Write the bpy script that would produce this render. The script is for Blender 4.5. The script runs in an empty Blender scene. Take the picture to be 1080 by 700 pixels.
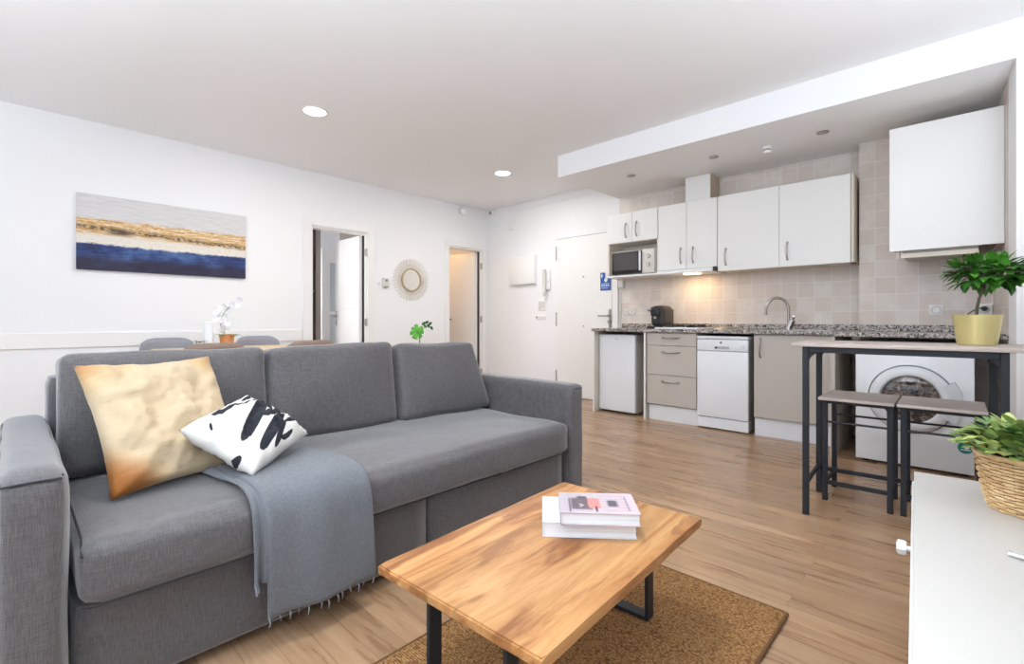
import bpy, bmesh, math, random
from mathutils import Vector, Matrix, noise
R = math.radians
PI = math.pi
scene = bpy.context.scene
COL = scene.collection

# ------------------------------------------------------------------ camera
cam_data = bpy.data.cameras.new('camera')
cam = bpy.data.objects.new('camera', cam_data)
COL.objects.link(cam)
cam_data.sensor_width = 36.0
cam_data.lens = 504.0 / 1080.0 * 36.0
cam_data.shift_y = -12.0 / 1080.0
cam_data.clip_start = 0.02
cam.location = (0, 0, 1.0)
cam.rotation_euler = (R(90), 0, math.atan(481 / 504.0))
scene.camera = cam

# ------------------------------------------------------------------ light
scene.view_settings.view_transform = 'Standard'
scene.view_settings.look = 'None'
scene.view_settings.exposure = 1.27
scene.view_settings.gamma = 1.0
scene.view_settings.use_curve_mapping = False
world = bpy.data.worlds.new('world')
scene.world = world
world.use_nodes = True
wb = world.node_tree.nodes['Background']
wb.inputs[0].default_value = (0.78, 0.88, 1.0, 1)
wb.inputs[1].default_value = .9

def area(name, loc, rot, sx, sy, power, col, spread=180):
    l = bpy.data.lights.new(name, 'AREA')
    l.shape = 'RECTANGLE'; l.size = sx; l.size_y = sy
    l.energy = power; l.color = col; l.spread = R(spread)
    o = bpy.data.objects.new(name, l)
    o.location = loc; o.rotation_euler = rot
    COL.objects.link(o)
    return o
DAY = (0.80, 0.90, 1.0)
# daylight just outside the two windows behind the camera and the one in the right wall
area('daylight', (-1.0, -1.75, 1.35), (R(90), 0, R(165)), 2.2, 2.1, 150, DAY, 100)
area('daylight', (1.35, 0.4, 1.5), (R(90), 0, R(90)), 1.8, 1.7, 5, DAY)
# upward fill light added outside the back window to brighten the ceiling
area('ceiling_fill', (-1.0, -1.9, .35), (R(138), 0, R(180)), 2.2, 1.0, 170, (.80, .90, 1.0))
# added unseen uplights to brighten the ceiling: behind the camera and by right wall
area('uplight_fill', (-.8, -.75, 1.25), (R(180), 0, 0), .3, .3, 36, (.84, .92, 1.0))
area('uplight_fill', (.50, 2.45, 1.25), (R(180), 0, 0), .3, .3, 6.0, (.92, .96, 1.0))

# ------------------------------------------------------------------ helpers
def link(o, parent=None):
    COL.objects.link(o)
    if parent is not None:
        o.parent = parent
    return o

def inv_world(o):
    m = Matrix.Identity(4)
    while o is not None:
        m = (Matrix.Translation(o.location) @ o.rotation_euler.to_matrix().to_4x4()) @ m
        o = o.parent
    return m.inverted()

def obj(name, bm, mat, parent=None, smooth=False, world=True, loc=None, rz=0, recalc=True):
    """bm in world coordinates (world=True) or in the parent's own coordinates."""
    me = bpy.data.meshes.new(name)
    raw = bm.bm if isinstance(bm, B) else bm
    if parent is not None and world:
        raw.transform(inv_world(parent))
    if parent is None and loc is not None and world:
        raw.transform((Matrix.Translation(loc) @ Matrix.Rotation(rz, 4, 'Z')).inverted())
    if recalc: bmesh.ops.recalc_face_normals(raw, faces=raw.faces[:])
    for fc in raw.faces: fc.smooth = True
    if not smooth:
        for e in raw.edges:
            if len(e.link_faces) == 2 and e.calc_face_angle(0) > R(32): e.smooth = False
    raw.to_mesh(me); raw.free()
    for m in (mat if isinstance(mat, (list, tuple)) else [mat]):
        me.materials.append(m)
    o = bpy.data.objects.new(name, me)
    if parent is None and loc is not None:
        o.location = loc; o.rotation_euler = (0, 0, rz)
    link(o, parent)
    return o

class B:
    """collects shapes into one bmesh"""
    def __init__(s): s.bm = bmesh.new()
    @property
    def faces(s): return s.bm.faces
    def transform(s, m): s.bm.transform(m); return s
    def box(s, x0, x1, y0, y1, z0, z1, bev=0.0, seg=2, mi=0):
        r = bmesh.ops.create_cube(s.bm, size=1.0)
        vs = r['verts']
        for v in vs:
            v.co = Vector(((v.co.x + .5) * (x1 - x0) + x0, (v.co.y + .5) * (y1 - y0) + y0, (v.co.z + .5) * (z1 - z0) + z0))
        fs = set(f for v in vs for f in v.link_faces)
        for f in fs: f.material_index = mi
        if bev > 0:
            es = list(set(e for v in vs for e in v.link_edges))
            rr = bmesh.ops.bevel(s.bm, geom=es, offset=bev, segments=seg, profile=.5, affect='EDGES')
            fs = rr['faces']
            for f in fs: f.material_index = mi
        return s
    def cyl(s, p, q, r, r2=None, n=16, mi=0, caps=True):
        p = Vector(p); q = Vector(q); d = q - p
        r2 = r if r2 is None else r2
        M = Matrix.Translation((p + q) / 2) @ d.to_track_quat('Z', 'Y').to_matrix().to_4x4()
        g = bmesh.ops.create_cone(s.bm, cap_ends=caps, segments=n, radius1=r, radius2=r2, depth=d.length, matrix=M)
        for f in set(f for v in g['verts'] for f in v.link_faces): f.material_index = mi
        return s
    def lathe(s, prof, c=(0, 0, 0), n=32, mi=0, axis='Z'):
        rings = []
        for (r, z) in prof:
            ring = []
            for i in range(n):
                a = 2 * PI * i / n
                if axis == 'Z': co = (c[0] + r * math.cos(a), c[1] + r * math.sin(a), c[2] + z)
                elif axis == 'Y': co = (c[0] + r * math.cos(a), c[1] + z, c[2] + r * math.sin(a))
                else: co = (c[0] + z, c[1] + r * math.cos(a), c[2] + r * math.sin(a))
                ring.append(s.bm.verts.new(co))
            rings.append(ring)
        for a, b in zip(rings, rings[1:]):
            for i in range(n):
                f = s.bm.faces.new((a[i], a[(i + 1) % n], b[(i + 1) % n], b[i])); f.material_index = mi
        if prof[0][0] > 1e-5: s.bm.faces.new(rings[0][::-1]).material_index = mi
        if prof[-1][0] > 1e-5: s.bm.faces.new(rings[-1]).material_index = mi
        return s
    def tube(s, pts, r, n=10, mi=0, closed=False, taper=None):
        pts = [Vector(p) for p in pts]
        rings = []
        up = None
        m = len(pts)
        for i, p in enumerate(pts):
            if closed: t = pts[(i + 1) % m] - pts[i - 1]
            else: t = pts[min(i + 1, m - 1)] - pts[max(i - 1, 0)]
            t.normalize()
            if up is None:
                up = Vector((0, 0, 1)) if abs(t.z) < .9 else Vector((1, 0, 0))
            up = (up - t * up.dot(t))
            if up.length < 1e-6: up = t.orthogonal()
            up.normalize()
            sd = t.cross(up)
            rr = r if taper is None else r * (1 + (taper - 1) * i / max(1, m - 1))
            rings.append([s.bm.verts.new(p + (up * math.cos(2 * PI * k / n) + sd * math.sin(2 * PI * k / n)) * rr) for k in range(n)])
        pairs = list(zip(rings, rings[1:]))
        if closed: pairs.append((rings[-1], rings[0]))
        for a, b in pairs:
            for k in range(n):
                f = s.bm.faces.new((a[k], a[(k + 1) % n], b[(k + 1) % n], b[k])); f.material_index = mi
        if not closed:
            s.bm.faces.new(rings[0][::-1]).material_index = mi
            s.bm.faces.new(rings[-1]).material_index = mi
        return s
    def soft(s, x0, x1, y0, y1, z0, z1, r=.04, bulge=(0, 0, 0), n=14, nz=0.0, seed=0, mi=0):
        """rounded, slightly inflated upholstery block"""
        tmp = bmesh.new()
        bmesh.ops.create_cube(tmp, size=2.0)
        bmesh.ops.subdivide_edges(tmp, edges=tmp.edges[:], cuts=n, use_grid_fill=True)
        h = Vector(((x1 - x0) / 2, (y1 - y0) / 2, (z1 - z0) / 2)); c = Vector(((x0 + x1) / 2, (y0 + y1) / 2, (z0 + z1) / 2))
        for v in tmp.verts:
            u = v.co.copy()
            # push samples towards the edges so the rounding is well described
            w = Vector([math.copysign(abs(a) ** .8, a) for a in u])
            p = Vector([w[i] * h[i] for i in range(3)])
            q = Vector([max(-(h[i] - min(r, h[i] * .98)), min(h[i] - min(r, h[i] * .98), p[i])) for i in range(3)])
            d = p - q
            if d.length > 1e-9:
                p = q + d.normalized() * min(r, max(abs(a) for a in d) * 1.0 + 0)
            for i in range(3):
                j, k = (i + 1) % 3, (i + 2) % 3
                p[i] += math.copysign(1, u[i]) * (abs(u[i]) ** 3) * bulge[i] * (1 - u[j] ** 2) * (1 - u[k] ** 2)
            if nz:
                q2 = (p + c) * 4.5 + Vector((seed, seed * 2, 0))
                p += Vector((noise.noise(q2), noise.noise(q2 + Vector((9, 0, 0))), noise.noise(q2 + Vector((0, 9, 0))))) * nz
            v.co = p + c
        me = bpy.data.meshes.new('tmp'); tmp.to_mesh(me); tmp.free()
        k0 = len(s.bm.faces)
        s.bm.from_mesh(me); bpy.data.meshes.remove(me)
        s.bm.faces.ensure_lookup_table()
        for f in s.bm.faces[k0:]: f.material_index = mi
        return s

def empty(name, loc, rz=0):
    o = bpy.data.objects.new(name, None)
    o.empty_display_size = .1
    o.location = loc; o.rotation_euler = (0, 0, rz)
    COL.objects.link(o)
    return o

def tag(o, label, cat, group=None, kind=None):
    o['label'] = label; o['category'] = cat
    if group: o['group'] = group
    if kind: o['kind'] = kind
    return o

def thing(name, loc, label, cat, rz=0, group=None):
    return tag(empty(name, loc, rz), label, cat, group)

def copy_tree(o, parent=None):
    c = o.copy(); COL.objects.link(c); c.parent = parent
    for ch in list(o.children): copy_tree(ch, c)
    return c

def struct(name, bm, mat, parent=None, label=None, **kw):
    o = obj(name, bm, mat, parent, **kw)
    if parent is None: o['kind'] = 'structure'
    if label: o['label'] = label
    return o

# ------------------------------------------------------------------ materials
def srgb(r, g, b):
    f = lambda c: (c / 255 / 12.92) if c / 255 <= .04045 else ((c / 255 + .055) / 1.055) ** 2.4
    return (f(r), f(g), f(b), 1)

class M:
    def __init__(s, name, col=(.8, .8, .8, 1), rough=.5, metal=0, spec=.5, **kw):
        s.m = bpy.data.materials.new(name); s.m.use_nodes = True
        s.nt = s.m.node_tree; s.n = s.nt.nodes; s.l = s.nt.links
        s.b = s.n['Principled BSDF']
        s.b.inputs['Base Color'].default_value = col
        s.b.inputs['Roughness'].default_value = rough
        s.b.inputs['Metallic'].default_value = metal
        s.b.inputs['Specular IOR Level'].default_value = spec
        for k, v in kw.items(): s.b.inputs[k.replace('_', ' ')].default_value = v
    def node(s, t, **kw):
        n = s.n.new(t)
        for k, v in kw.items():
            if k.startswith('i_'):
                key = k[2:]
                key = int(key) if key.isdigit() else key.replace('_', ' ')
                n.inputs[key].default_value = v
            else: setattr(n, k, v)
        return n
    def coord(s, scale=(1, 1, 1), rot=(0, 0, 0), loc=(0, 0, 0), kind='Object'):
        tc = s.node('ShaderNodeTexCoord'); mp = s.node('ShaderNodeMapping')
        mp.inputs['Scale'].default_value = scale; mp.inputs['Rotation'].default_value = rot; mp.inputs['Location'].default_value = loc
        s.l.new(tc.outputs[kind], mp.inputs['Vector'])
        return mp.outputs['Vector']
    def noise(s, vec, scale, detail=4, rough=.55, dist=0):
        n = s.node('ShaderNodeTexNoise', i_Scale=scale, i_Detail=detail, i_Roughness=rough, i_Distortion=dist)
        s.l.new(vec, n.inputs['Vector']); return n.outputs['Fac']
    def ramp(s, fac, stops, interp='LINEAR'):
        r = s.node('ShaderNodeValToRGB'); r.color_ramp.interpolation = interp
        el = r.color_ramp.elements
        while len(el) < len(stops): el.new(.5)
        for e, (p, c) in zip(el, stops): e.position = p; e.color = c
        s.l.new(fac, r.inputs['Fac']); return r.outputs['Color']
    def math(s, op, a, b=None, c=None, clamp=False):
        n = s.node('ShaderNodeMath', operation=op); n.use_clamp = clamp
        for i, v in enumerate((a, b, c)):
            if v is None: continue
            if isinstance(v, (int, float)): n.inputs[i].default_value = v
            else: s.l.new(v, n.inputs[i])
        return n.outputs[0]
    def mix(s, fac, a, b, mode='MIX'):
        n = s.node('ShaderNodeMix', data_type='RGBA', blend_type=mode)
        for i, v in ((0, fac), (6, a), (7, b)):
            if isinstance(v, (int, float, tuple)): n.inputs[i].default_value = v
            else: s.l.new(v, n.inputs[i])
        return n.outputs[2]
    def color(s, c): s.l.new(c, s.b.inputs['Base Color']); return s
    def rough(s, c): s.l.new(c, s.b.inputs['Roughness']); return s
    def bump(s, h, strength=.3, dist=.002):
        n = s.node('ShaderNodeBump', i_Strength=strength, i_Distance=dist)
        s.l.new(h, n.inputs['Height']); s.l.new(n.outputs[0], s.b.inputs['Normal']); return s
    def sep(s, vec):
        n = s.node('ShaderNodeSeparateXYZ'); s.l.new(vec, n.inputs[0]); return n.outputs
    def maprange(s, v, a, b, c=0, d=1, smooth=False):
        n = s.node('ShaderNodeMapRange'); n.interpolation_type = 'SMOOTHSTEP' if smooth else 'LINEAR'
        s.l.new(v, n.inputs[0])
        for i, x in enumerate((a, b, c, d)): n.inputs[i + 1].default_value = x
        return n.outputs[0]

def plain(name, rgb, rough=.5, metal=0, **kw): return M(name, srgb(*rgb), rough, metal, **kw).m

def wall_mat():
    m = M('wall_paint', srgb(244, 244, 245), .75, spec=.2)
    m.bump(m.noise(m.coord(), 60, 3), .06, .002); return m.m
WALL = wall_mat()
CEIL = plain('ceiling_paint', (249, 250, 252), .8, spec=.15)
TRIM = plain('white_gloss_paint', (243, 242, 240), .35)
CABW = plain('white_laminate', (240, 240, 238), .35)
CABG = plain('greige_laminate', (194, 187, 178), .4)
CABSIDE = plain('cream_panel', (224, 215, 200), .5)
WHITE = plain('white_enamel', (236, 239, 243), .22)
PLINTH = plain('white_plinth', (232, 234, 238), .25)
CHROME = plain('chrome', (205, 205, 205), .18, 1)
STEEL = plain('brushed_steel', (176, 172, 168), .35, 1)
BLACKM = plain('black_metal', (26, 32, 40), .5, 0)
BLACKP = plain('black_plastic', (28, 28, 30), .35)
DARK = plain('dark_gap', (38, 36, 35), .8)
RUBBER_SHADE = plain('rubber_and_gap_shade', (60, 60, 62), .7)
GREYSIDE = plain('grey_appliance_side', (188, 184, 178), .5)

def tile_mat(tint=0):
    m = M('stone_wall_tile', srgb(205, 192, 182), .42)
    tc = m.node('ShaderNodeTexCoord')
    sp = m.sep(tc.outputs['Object'])
    cb = m.node('ShaderNodeCombineXYZ')
    m.l.new(m.math('ADD', sp[0], sp[1]), cb.inputs[0]); m.l.new(sp[2], cb.inputs[1])
    br = m.node('ShaderNodeTexBrick', i_Scale=1.0, i_Mortar_Size=.003, i_Mortar_Smooth=.25, i_Bias=0.0, i_Brick_Width=.135, i_Row_Height=.135)
    br.offset = 0.0; br.squash = 1
    br.inputs['Color1'].default_value = (0, 0, 0, 1); br.inputs['Color2'].default_value = (1, 1, 1, 1); br.inputs['Mortar'].default_value = (.5, .5, .5, 1)
    m.l.new(cb.outputs[0], br.inputs['Vector'])
    base = m.ramp(br.outputs['Color'], [(0, srgb(220, 208, 198)), (.5, srgb(226, 216, 208)), (1, srgb(231, 225, 218))])
    n1 = m.noise(m.coord(), 9, 6, .7)
    c = m.mix(m.maprange(n1, .35, .7), base, srgb(204, 188, 176), 'MIX')
    c = m.mix(.45, base, c)
    c = m.mix(br.outputs['Fac'], c, srgb(232, 227, 220))
    m.color(c)
    h = m.math('SUBTRACT', m.math('MULTIPLY', n1, .4), br.outputs['Fac'])
    m.bump(h, .35, .002)
    return m.m
TILE = tile_mat()

def floor_mat():
    m = M('oak_laminate', srgb(165, 125, 90), .3)
    vec = m.coord()
    br = m.node('ShaderNodeTexBrick', i_Scale=1.0, i_Mortar_Size=.0012, i_Mortar_Smooth=.3, i_Brick_Width=1.25, i_Row_Height=.094)
    br.offset = .37; br.offset_frequency = 2
    br.inputs['Color1'].default_value = (0, 0, 0, 1); br.inputs['Color2'].default_value = (1, 1, 1, 1); br.inputs['Mortar'].default_value = (.5, .5, .5, 1)
    m.l.new(vec, br.inputs['Vector'])
    # different grain per board: shift noise by board tone
    g = m.node('ShaderNodeMapping'); g.inputs['Scale'].default_value = (.9, 11, 1)
    add = m.node('ShaderNodeVectorMath', operation='ADD')
    sc = m.node('ShaderNodeVectorMath', operation='SCALE'); sc.inputs['Scale'].default_value = 7.0
    m.l.new(br.outputs['Color'], sc.inputs[0]); m.l.new(vec, add.inputs[0]); m.l.new(sc.outputs[0], add.inputs[1])
    m.l.new(add.outputs[0], g.inputs['Vector'])
    gr = m.noise(g.outputs[0], 2.2, 7, .62, .5)
    fine = m.noise(m.coord((3, 90, 1)), 2, 4, .7)
    c = m.ramp(gr, [(.28, srgb(142, 108, 80)), (.5, srgb(176, 142, 110)), (.7, srgb(192, 162, 130))])
    c = m.mix(m.math('MULTIPLY', fine, .2), c, srgb(118, 84, 58))
    tone = m.ramp(br.outputs['Color'], [(0, (.80, .79, .78, 1)), (1, (1.12, 1.12, 1.12, 1))])
    c = m.mix(1.0, c, tone, 'MULTIPLY')
    c = m.mix(m.math('MULTIPLY', br.outputs['Fac'], .6), c, srgb(90, 62, 42))
    m.color(c)
    m.rough(m.maprange(gr, .3, .7, .24, .36))
    m.bump(m.math('SUBTRACT', m.math('MULTIPLY', fine, .2), br.outputs['Fac']), .12, .001)
    return m.m
FLOOR = floor_mat()

def fabric_mat(name, dark, light, scale=1.0, bump=.5, sheen=.15):
    m = M(name, srgb(*dark), .55, spec=.5)
    a = m.noise(m.coord((180 * scale, 180 * scale, 14 * scale)), 1.6, 3, .6)
    b = m.noise(m.coord((14 * scale, 14 * scale, 220 * scale)), 1.6, 3, .6)
    c2 = m.noise(m.coord((16 * scale, 190 * scale, 16 * scale)), 1.6, 3, .6)
    w = m.math('ADD', m.math('ADD', a, b), c2)
    w = m.maprange(w, 1.1, 1.9)
    big = m.noise(m.coord(), 3, 3)
    c = m.ramp(w, [(0, srgb(*dark)), (1, srgb(*light))])
    c = m.mix(m.math('MULTIPLY', big, .18), c, srgb(*[int(v * .8) for v in dark]))
    m.color(c)
    m.b.inputs['Sheen Weight'].default_value = sheen
    m.b.inputs['Sheen Roughness'].default_value = .45
    m.bump(w, bump, .002)
    return m.m
SOFA = fabric_mat('grey_linen_upholstery', (60, 57, 58), (104, 101, 103), 1.35, .45, .5)
PIPE = plain('seam_thread', (44, 43, 46), .9)
SLIP = fabric_mat('throw_wool', (84, 88, 94), (128, 133, 140), 2.6, .7, .2)

def oiled_wood():
    m = M('acacia_wood', srgb(214, 158, 100), .42)
    v = m.coord((9, .9, 9))
    n1 = m.noise(v, 1.6, 6, .6, 1.2)
    n2 = m.noise(m.coord((60, 1.6, 60)), 2, 4, .6)
    c = m.ramp(n1, [(.32, srgb(128, 80, 44)), (.44, srgb(178, 128, 78)), (.56, srgb(198, 152, 100)), (.75, srgb(212, 172, 122))])
    c = m.mix(m.math('MULTIPLY', n2, .3), c, srgb(160, 100, 55))
    st = m.noise(m.coord((5.5, 1.1, 5)), 2.3, 5, .62, .8)
    c = m.mix(m.maprange(st, .50, .64, 0, .7, True), c, srgb(134, 82, 44))
    # wide planks
    br = m.node('ShaderNodeTexBrick', i_Scale=1.0, i_Mortar_Size=.0006, i_Brick_Width=4.0, i_Row_Height=.105)
    br.inputs['Color1'].default_value = (0, 0, 0, 1); br.inputs['Color2'].default_value = (1, 1, 1, 1)
    m.l.new(m.coord(rot=(0, 0, PI / 2), loc=(1, .03, 0)), br.inputs['Vector'])
    tone = m.ramp(br.outputs['Color'], [(0, (.86, .84, .80, 1)), (1, (1.08, 1.06, 1.02, 1))])
    c = m.mix(1.0, c, tone, 'MULTIPLY')
    # knots
    vo = m.node('ShaderNodeTexVoronoi', i_Scale=1.0, i_Randomness=1.0)
    m.l.new(m.coord((7.5, 2.6, 1)), vo.inputs['Vector'])
    kn = m.maprange(vo.outputs['Distance'], .02, .10, 1, 0, True)
    c = m.mix(m.math('MULTIPLY', kn, .6), c, srgb(120, 72, 36))
    m.color(c); m.bump(n2, .08, .001)
    return m.m
WOOD = oiled_wood()

def grey_wood(name, a, b, rot=0):
    m = M(name, srgb(*a), .5)
    v = m.coord((2.2, 26, 26), (0, 0, rot))
    n1 = m.noise(v, 2, 6, .6, .6)
    m.color(m.ramp(n1, [(.3, srgb(*a)), (.7, srgb(*b))])); m.bump(n1, .1, .001)
    return m.m
BARWOOD = grey_wood('greyed_oak_board', (172, 158, 150), (208, 196, 188))

def granite():
    m = M('speckled_granite', srgb(150, 145, 140), .22)
    v = m.coord()
    vo = m.node('ShaderNodeTexVoronoi', i_Scale=95.0); m.l.new(v, vo.inputs['Vector'])
    s = m.sep(vo.outputs['Color'])
    c = m.ramp(s[0], [(0, srgb(58, 54, 54)), (.14, srgb(112, 106, 102)), (.38, srgb(158, 150, 144)), (.65, srgb(194, 187, 180)), (1, srgb(215, 208, 200))], 'CONSTANT')
    m.color(c); return m.m
GRANITE = granite()

def jute():
    m = M('jute_weave', srgb(150, 112, 70), .95, spec=.1)
    v = m.coord()
    vo = m.node('ShaderNodeTexVoronoi', i_Scale=1.0); m.l.new(m.coord((130, 190, 1), (0, 0, .3)), vo.inputs['Vector'])
    ck = m.node('ShaderNodeTexWave', i_Scale=42.0, i_Distortion=2.2, i_Detail=2.0); ck.wave_type = 'BANDS'; ck.bands_direction = 'Y'
    m.l.new(v, ck.inputs['Vector'])
    f = m.math('ADD', m.math('MULTIPLY', vo.outputs['Distance'], -.9), m.math('MULTIPLY', ck.outputs['Fac'], .35))
    f = m.maprange(f, -.75, .2)
    cell = m.sep(vo.outputs['Color'])[0]
    c = m.ramp(f, [(0, srgb(88, 58, 34)), (.5, srgb(162, 120, 78)), (1, srgb(214, 174, 122))])
    c = m.mix(m.math('MULTIPLY', cell, .35), c, srgb(120, 82, 46))
    m.color(c); m.bump(f, .9, .005)
    return m.m
JUTE = jute()

# leaf materials
def leafm(name, a, b, rough=.4):
    m = M(name, srgb(*a), rough)
    n1 = m.noise(m.coord(), 14, 3)
    m.color(m.ramp(n1, [(.35, srgb(*a)), (.65, srgb(*b))]))
    m.b.inputs['Subsurface Weight'].default_value = 0
    return m.m
LEAFD = leafm('glossy_leaf', (38, 92, 30), (86, 150, 52), .3)
LEAFL = leafm('pale_green_leaf', (92, 124, 62), (164, 184, 108), .5)
LEAFG = leafm('green_leaf', (60, 110, 56), (120, 160, 90), .45)
MONST = leafm('monstera_leaf', (40, 130, 30), (110, 190, 60), .35)
BARK = plain('twig_bark', (92, 84, 72), .9)

# ------------------------------------------------------------------ room shell
XL, YE, ZC = -5.38, 5.07, 2.69       # left wall, end wall, ceiling
XR, YB = 0.75, -1.4
ZS, YS = 2.47, 3.88                  # kitchen soffit underside and front

struct('floor', B().box(-8.2, 1.6, -2.2, 5.6, -.08, 0), FLOOR)
struct('ceiling', B().box(XL - .12, XR + .12, YB - .12, YE + .12, ZC, ZC + .1), CEIL)
struct('ceiling_drop', B().box(-3.05, .9, YS, YE, ZS, ZC), CEIL)['label'] = 'lowered white ceiling box over the kitchen'

def wall_with_holes(b, axis, c0, c1, a0, a1, z0, z1, holes):
    """axis 'x': wall in the YZ plane between x=c0..c1, running a0..a1"""
    cuts = sorted(set([a0, a1] + [h[0] for h in holes] + [h[1] for h in holes]))
    for p, q in zip(cuts, cuts[1:]):
        mid = (p + q) / 2
        hs = [h for h in holes if h[0] < mid < h[1]]
        spans = [(z0, z1)]
        for h in hs:
            new = []
            for (s0, s1) in spans:
                if h[2] > s0: new.append((s0, h[2]))
                if h[3] < s1: new.append((h[3], s1))
            spans = new
        for (s0, s1) in spans:
            if axis == 'x': b.box(c0, c1, p, q, s0, s1)
            else: b.box(p, q, c0, c1, s0, s1)
    return b
D1 = (2.342, 3.038, 2.08); D2 = (4.32, 4.965, 2.075)
struct('wall_left', wall_with_holes(B(), 'x', XL - .12, XL, YB, YE + .12, 0, ZC,
       [(D1[0], D1[1], 0, D1[2]), (D2[0], D2[1], 0, D2[2])]), WALL)
struct('wall_end', B().box(XL, -3.045, YE, YE + .12, 0, ZC), WALL)
struct('wall_kitchen', B().box(-3.045, .9, YE - .002, YE + .12, 0, ZC).box(-.655, .35, 4.87, YE, 0, ZS), TILE)
# right wall of the kitchen niche, leaning in slightly, tiled at the back, plastered column in front
def prism(b, pts, z0, z1, mi=0):
    lo = [b.bm.verts.new((x, y, z0)) for x, y in pts]; hi = [b.bm.verts.new((x, y, z1)) for x, y in pts]
    n = len(pts)
    fs = [b.bm.faces.new(lo[::-1]), b.bm.faces.new(hi)]
    for i in range(n): fs.append(b.bm.faces.new((lo[i], lo[(i + 1) % n], hi[(i + 1) % n], hi[i])))
    for f in fs: f.material_index = mi
    return b
struct('wall_right_kitchen', prism(B(), [(.195, YS), (.9, YS), (.9, 4.16), (.177, 4.16)], 0, ZS), WALL)
struct('wall_right_niche', prism(B(), [(.177, 4.16), (.9, 4.16), (.9, 4.87), (.13, 4.87)], 0, ZS), TILE)
struct('wall_right', wall_with_holes(B(), 'x', XR, XR + .12, YB, YS + .05, 0, ZC, [(-.5, 1.3, .65, 2.35)]), WALL)
struct('wall_back', wall_with_holes(B(), 'y', YB - .12, YB, XL - .12, XR + .12, 0, ZC,
       [(-4.4, -2.7, .5, 2.4), (-2.1, .1, .3, 2.4)]), WALL)
# window frames of the openings
def window_frame(name, b):
    return struct(name, b, TRIM)
for i, (x0, x1, z0, z1) in enumerate([(-4.4, -2.7, .5, 2.4), (-2.1, .1, .3, 2.4)]):
    b = B(); y0, y1 = YB - .09, YB - .03; t = .06
    b.box(x0, x0 + t, y0, y1, z0, z1).box(x1 - t, x1, y0, y1, z0, z1).box(x0 + t, x1 - t, y0, y1, z0, z0 + t).box(x0 + t, x1 - t, y0, y1, z1 - t, z1)
    xm = (x0 + x1) / 2; b.box(xm - .04, xm + .04, y0, y1, z0 + t, z1 - t)
    window_frame('window_%d' % (i + 1), b)
b = B(); t = .06
b.box(XR + .03, XR + .09, -.5, -.5 + t, .65, 2.35).box(XR + .03, XR + .09, 1.3 - t, 1.3, .65, 2.35).box(XR + .03, XR + .09, -.5 + t, 1.3 - t, .65, .65 + t).box(XR + .03, XR + .09, -.5 + t, 1.3 - t, 2.35 - t, 2.35).box(XR + .03, XR + .09, .36, .44, .65 + t, 2.35 - t)
window_frame('window_3', b)

# dado band on the left wall
b = B()
b.box(XL, XL + .013, YB, 2.236, .775, .90, .003, 1)
struct('trim_1', b, TRIM)
# skirting
b = B(); b.box(XL, XL + .012, YB, D1[0] - .105, 0, .08).box(XL, XL + .012, D1[1] + .13, D2[0] - .1, 0, .08)
struct('baseboard_left', b, TRIM)
struct('baseboard_end', B().box(XL + .012, -4.06, YE - .012, YE, 0, .08), TRIM)
# faint conduit along the ceiling of the end wall
struct('trim_2', B().box(-5.25, -3.15, YE - .012, YE, 2.672, 2.69).box(-4.9, -3.1, YE - .008, YE, 2.60, 2.612), WALL)

# ---- doors
def frame_x(b, y0, y1, z1, w, xf):
    b.box(xf, xf + .02, y0 - w, y0, 0, z1 + w, .003, 1).box(xf, xf + .02, y1, y1 + w, 0, z1 + w, .003, 1).box(xf, xf + .02, y0, y1, z1, z1 + w, .003, 1)
    b.box(xf - .12, xf, y0 - .001, y0 + .02, 0, z1).box(xf - .12, xf, y1 - .02, y1 + .001, 0, z1).box(xf - .12, xf, y0 + .02, y1 - .02, z1 - .02, z1 + .001)
    return b
def hinge(b, x, y, z):
    b.cyl((x, y, z - .05), (x, y, z + .05), .011, n=10); b.box(x - .004, x + .004, y - .025, y + .025, z - .04, z + .04)
d1 = empty('door_1', (XL, 2.69, 0)); d1['kind'] = 'structure'
obj('door_frame', frame_x(B(), D1[0], D1[1], D1[2], .1, XL), TRIM, d1)
leaf = obj('door_leaf', B().box(XL - .73, XL - .10, 2.985, 3.022, .01, 2.055, .003, 1).box(XL - .62, XL - .22, 2.981, 2.987, 1.15, 1.9, .003, 1).box(XL - .62, XL - .22, 2.981, 2.987, .2, 1.0, .003, 1), TRIM, d1)
b = B(); b.box(XL - .69, XL - .665, 2.975, 2.985, .93, 1.13, .003, 1).cyl((XL - .678, 2.98, 1.06), (XL - .678, 2.93, 1.06), .009).cyl((XL - .678, 2.935, 1.06), (XL - .56, 2.935, 1.06), .009).cyl((XL - .678, 2.976, .97), (XL - .678, 2.97, .97), .012)
obj('door_handle', b, CHROME, leaf)
b = B(); hinge(b, XL + .004, 3.03, 1.84); hinge(b, XL + .004, 3.03, .98); hinge(b, XL + .004, 3.03, .25)
obj('hinge', b, STEEL, d1)
obj('jamb_gap_shade', B().box(XL - .075, XL - .03, 3.010, 3.0185, .02, 2.05), DARK, d1)  # dark strip painting the shade of the gap between leaf and jamb
d2 = empty('door_2', (XL, 4.64, 0)); d2['kind'] = 'structure'
obj('door_frame', frame_x(B(), D2[0], D2[1], D2[2], .075, XL), TRIM, d2)
b = B().box(-.62, 0, -.036, 0, .01, 2.05, .003, 1)
b.transform(Matrix.Translation((XL - .10, 4.95, 0)) @ Matrix.Rotation(R(5), 4, 'Z'))
leaf = obj('door_leaf', b, TRIM, d2)
b = B().box(-.625, -.575, -.05, -.036, .84, 1.10, .003, 1).cyl((-.585, -.04, 1.02), (-.585, -.09, 1.02), .009).cyl((-.585, -.088, 1.02), (-.47, -.088, 1.02), .009)
b.transform(Matrix.Translation((XL - .10, 4.95, 0)) @ Matrix.Rotation(R(5), 4, 'Z'))
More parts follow.
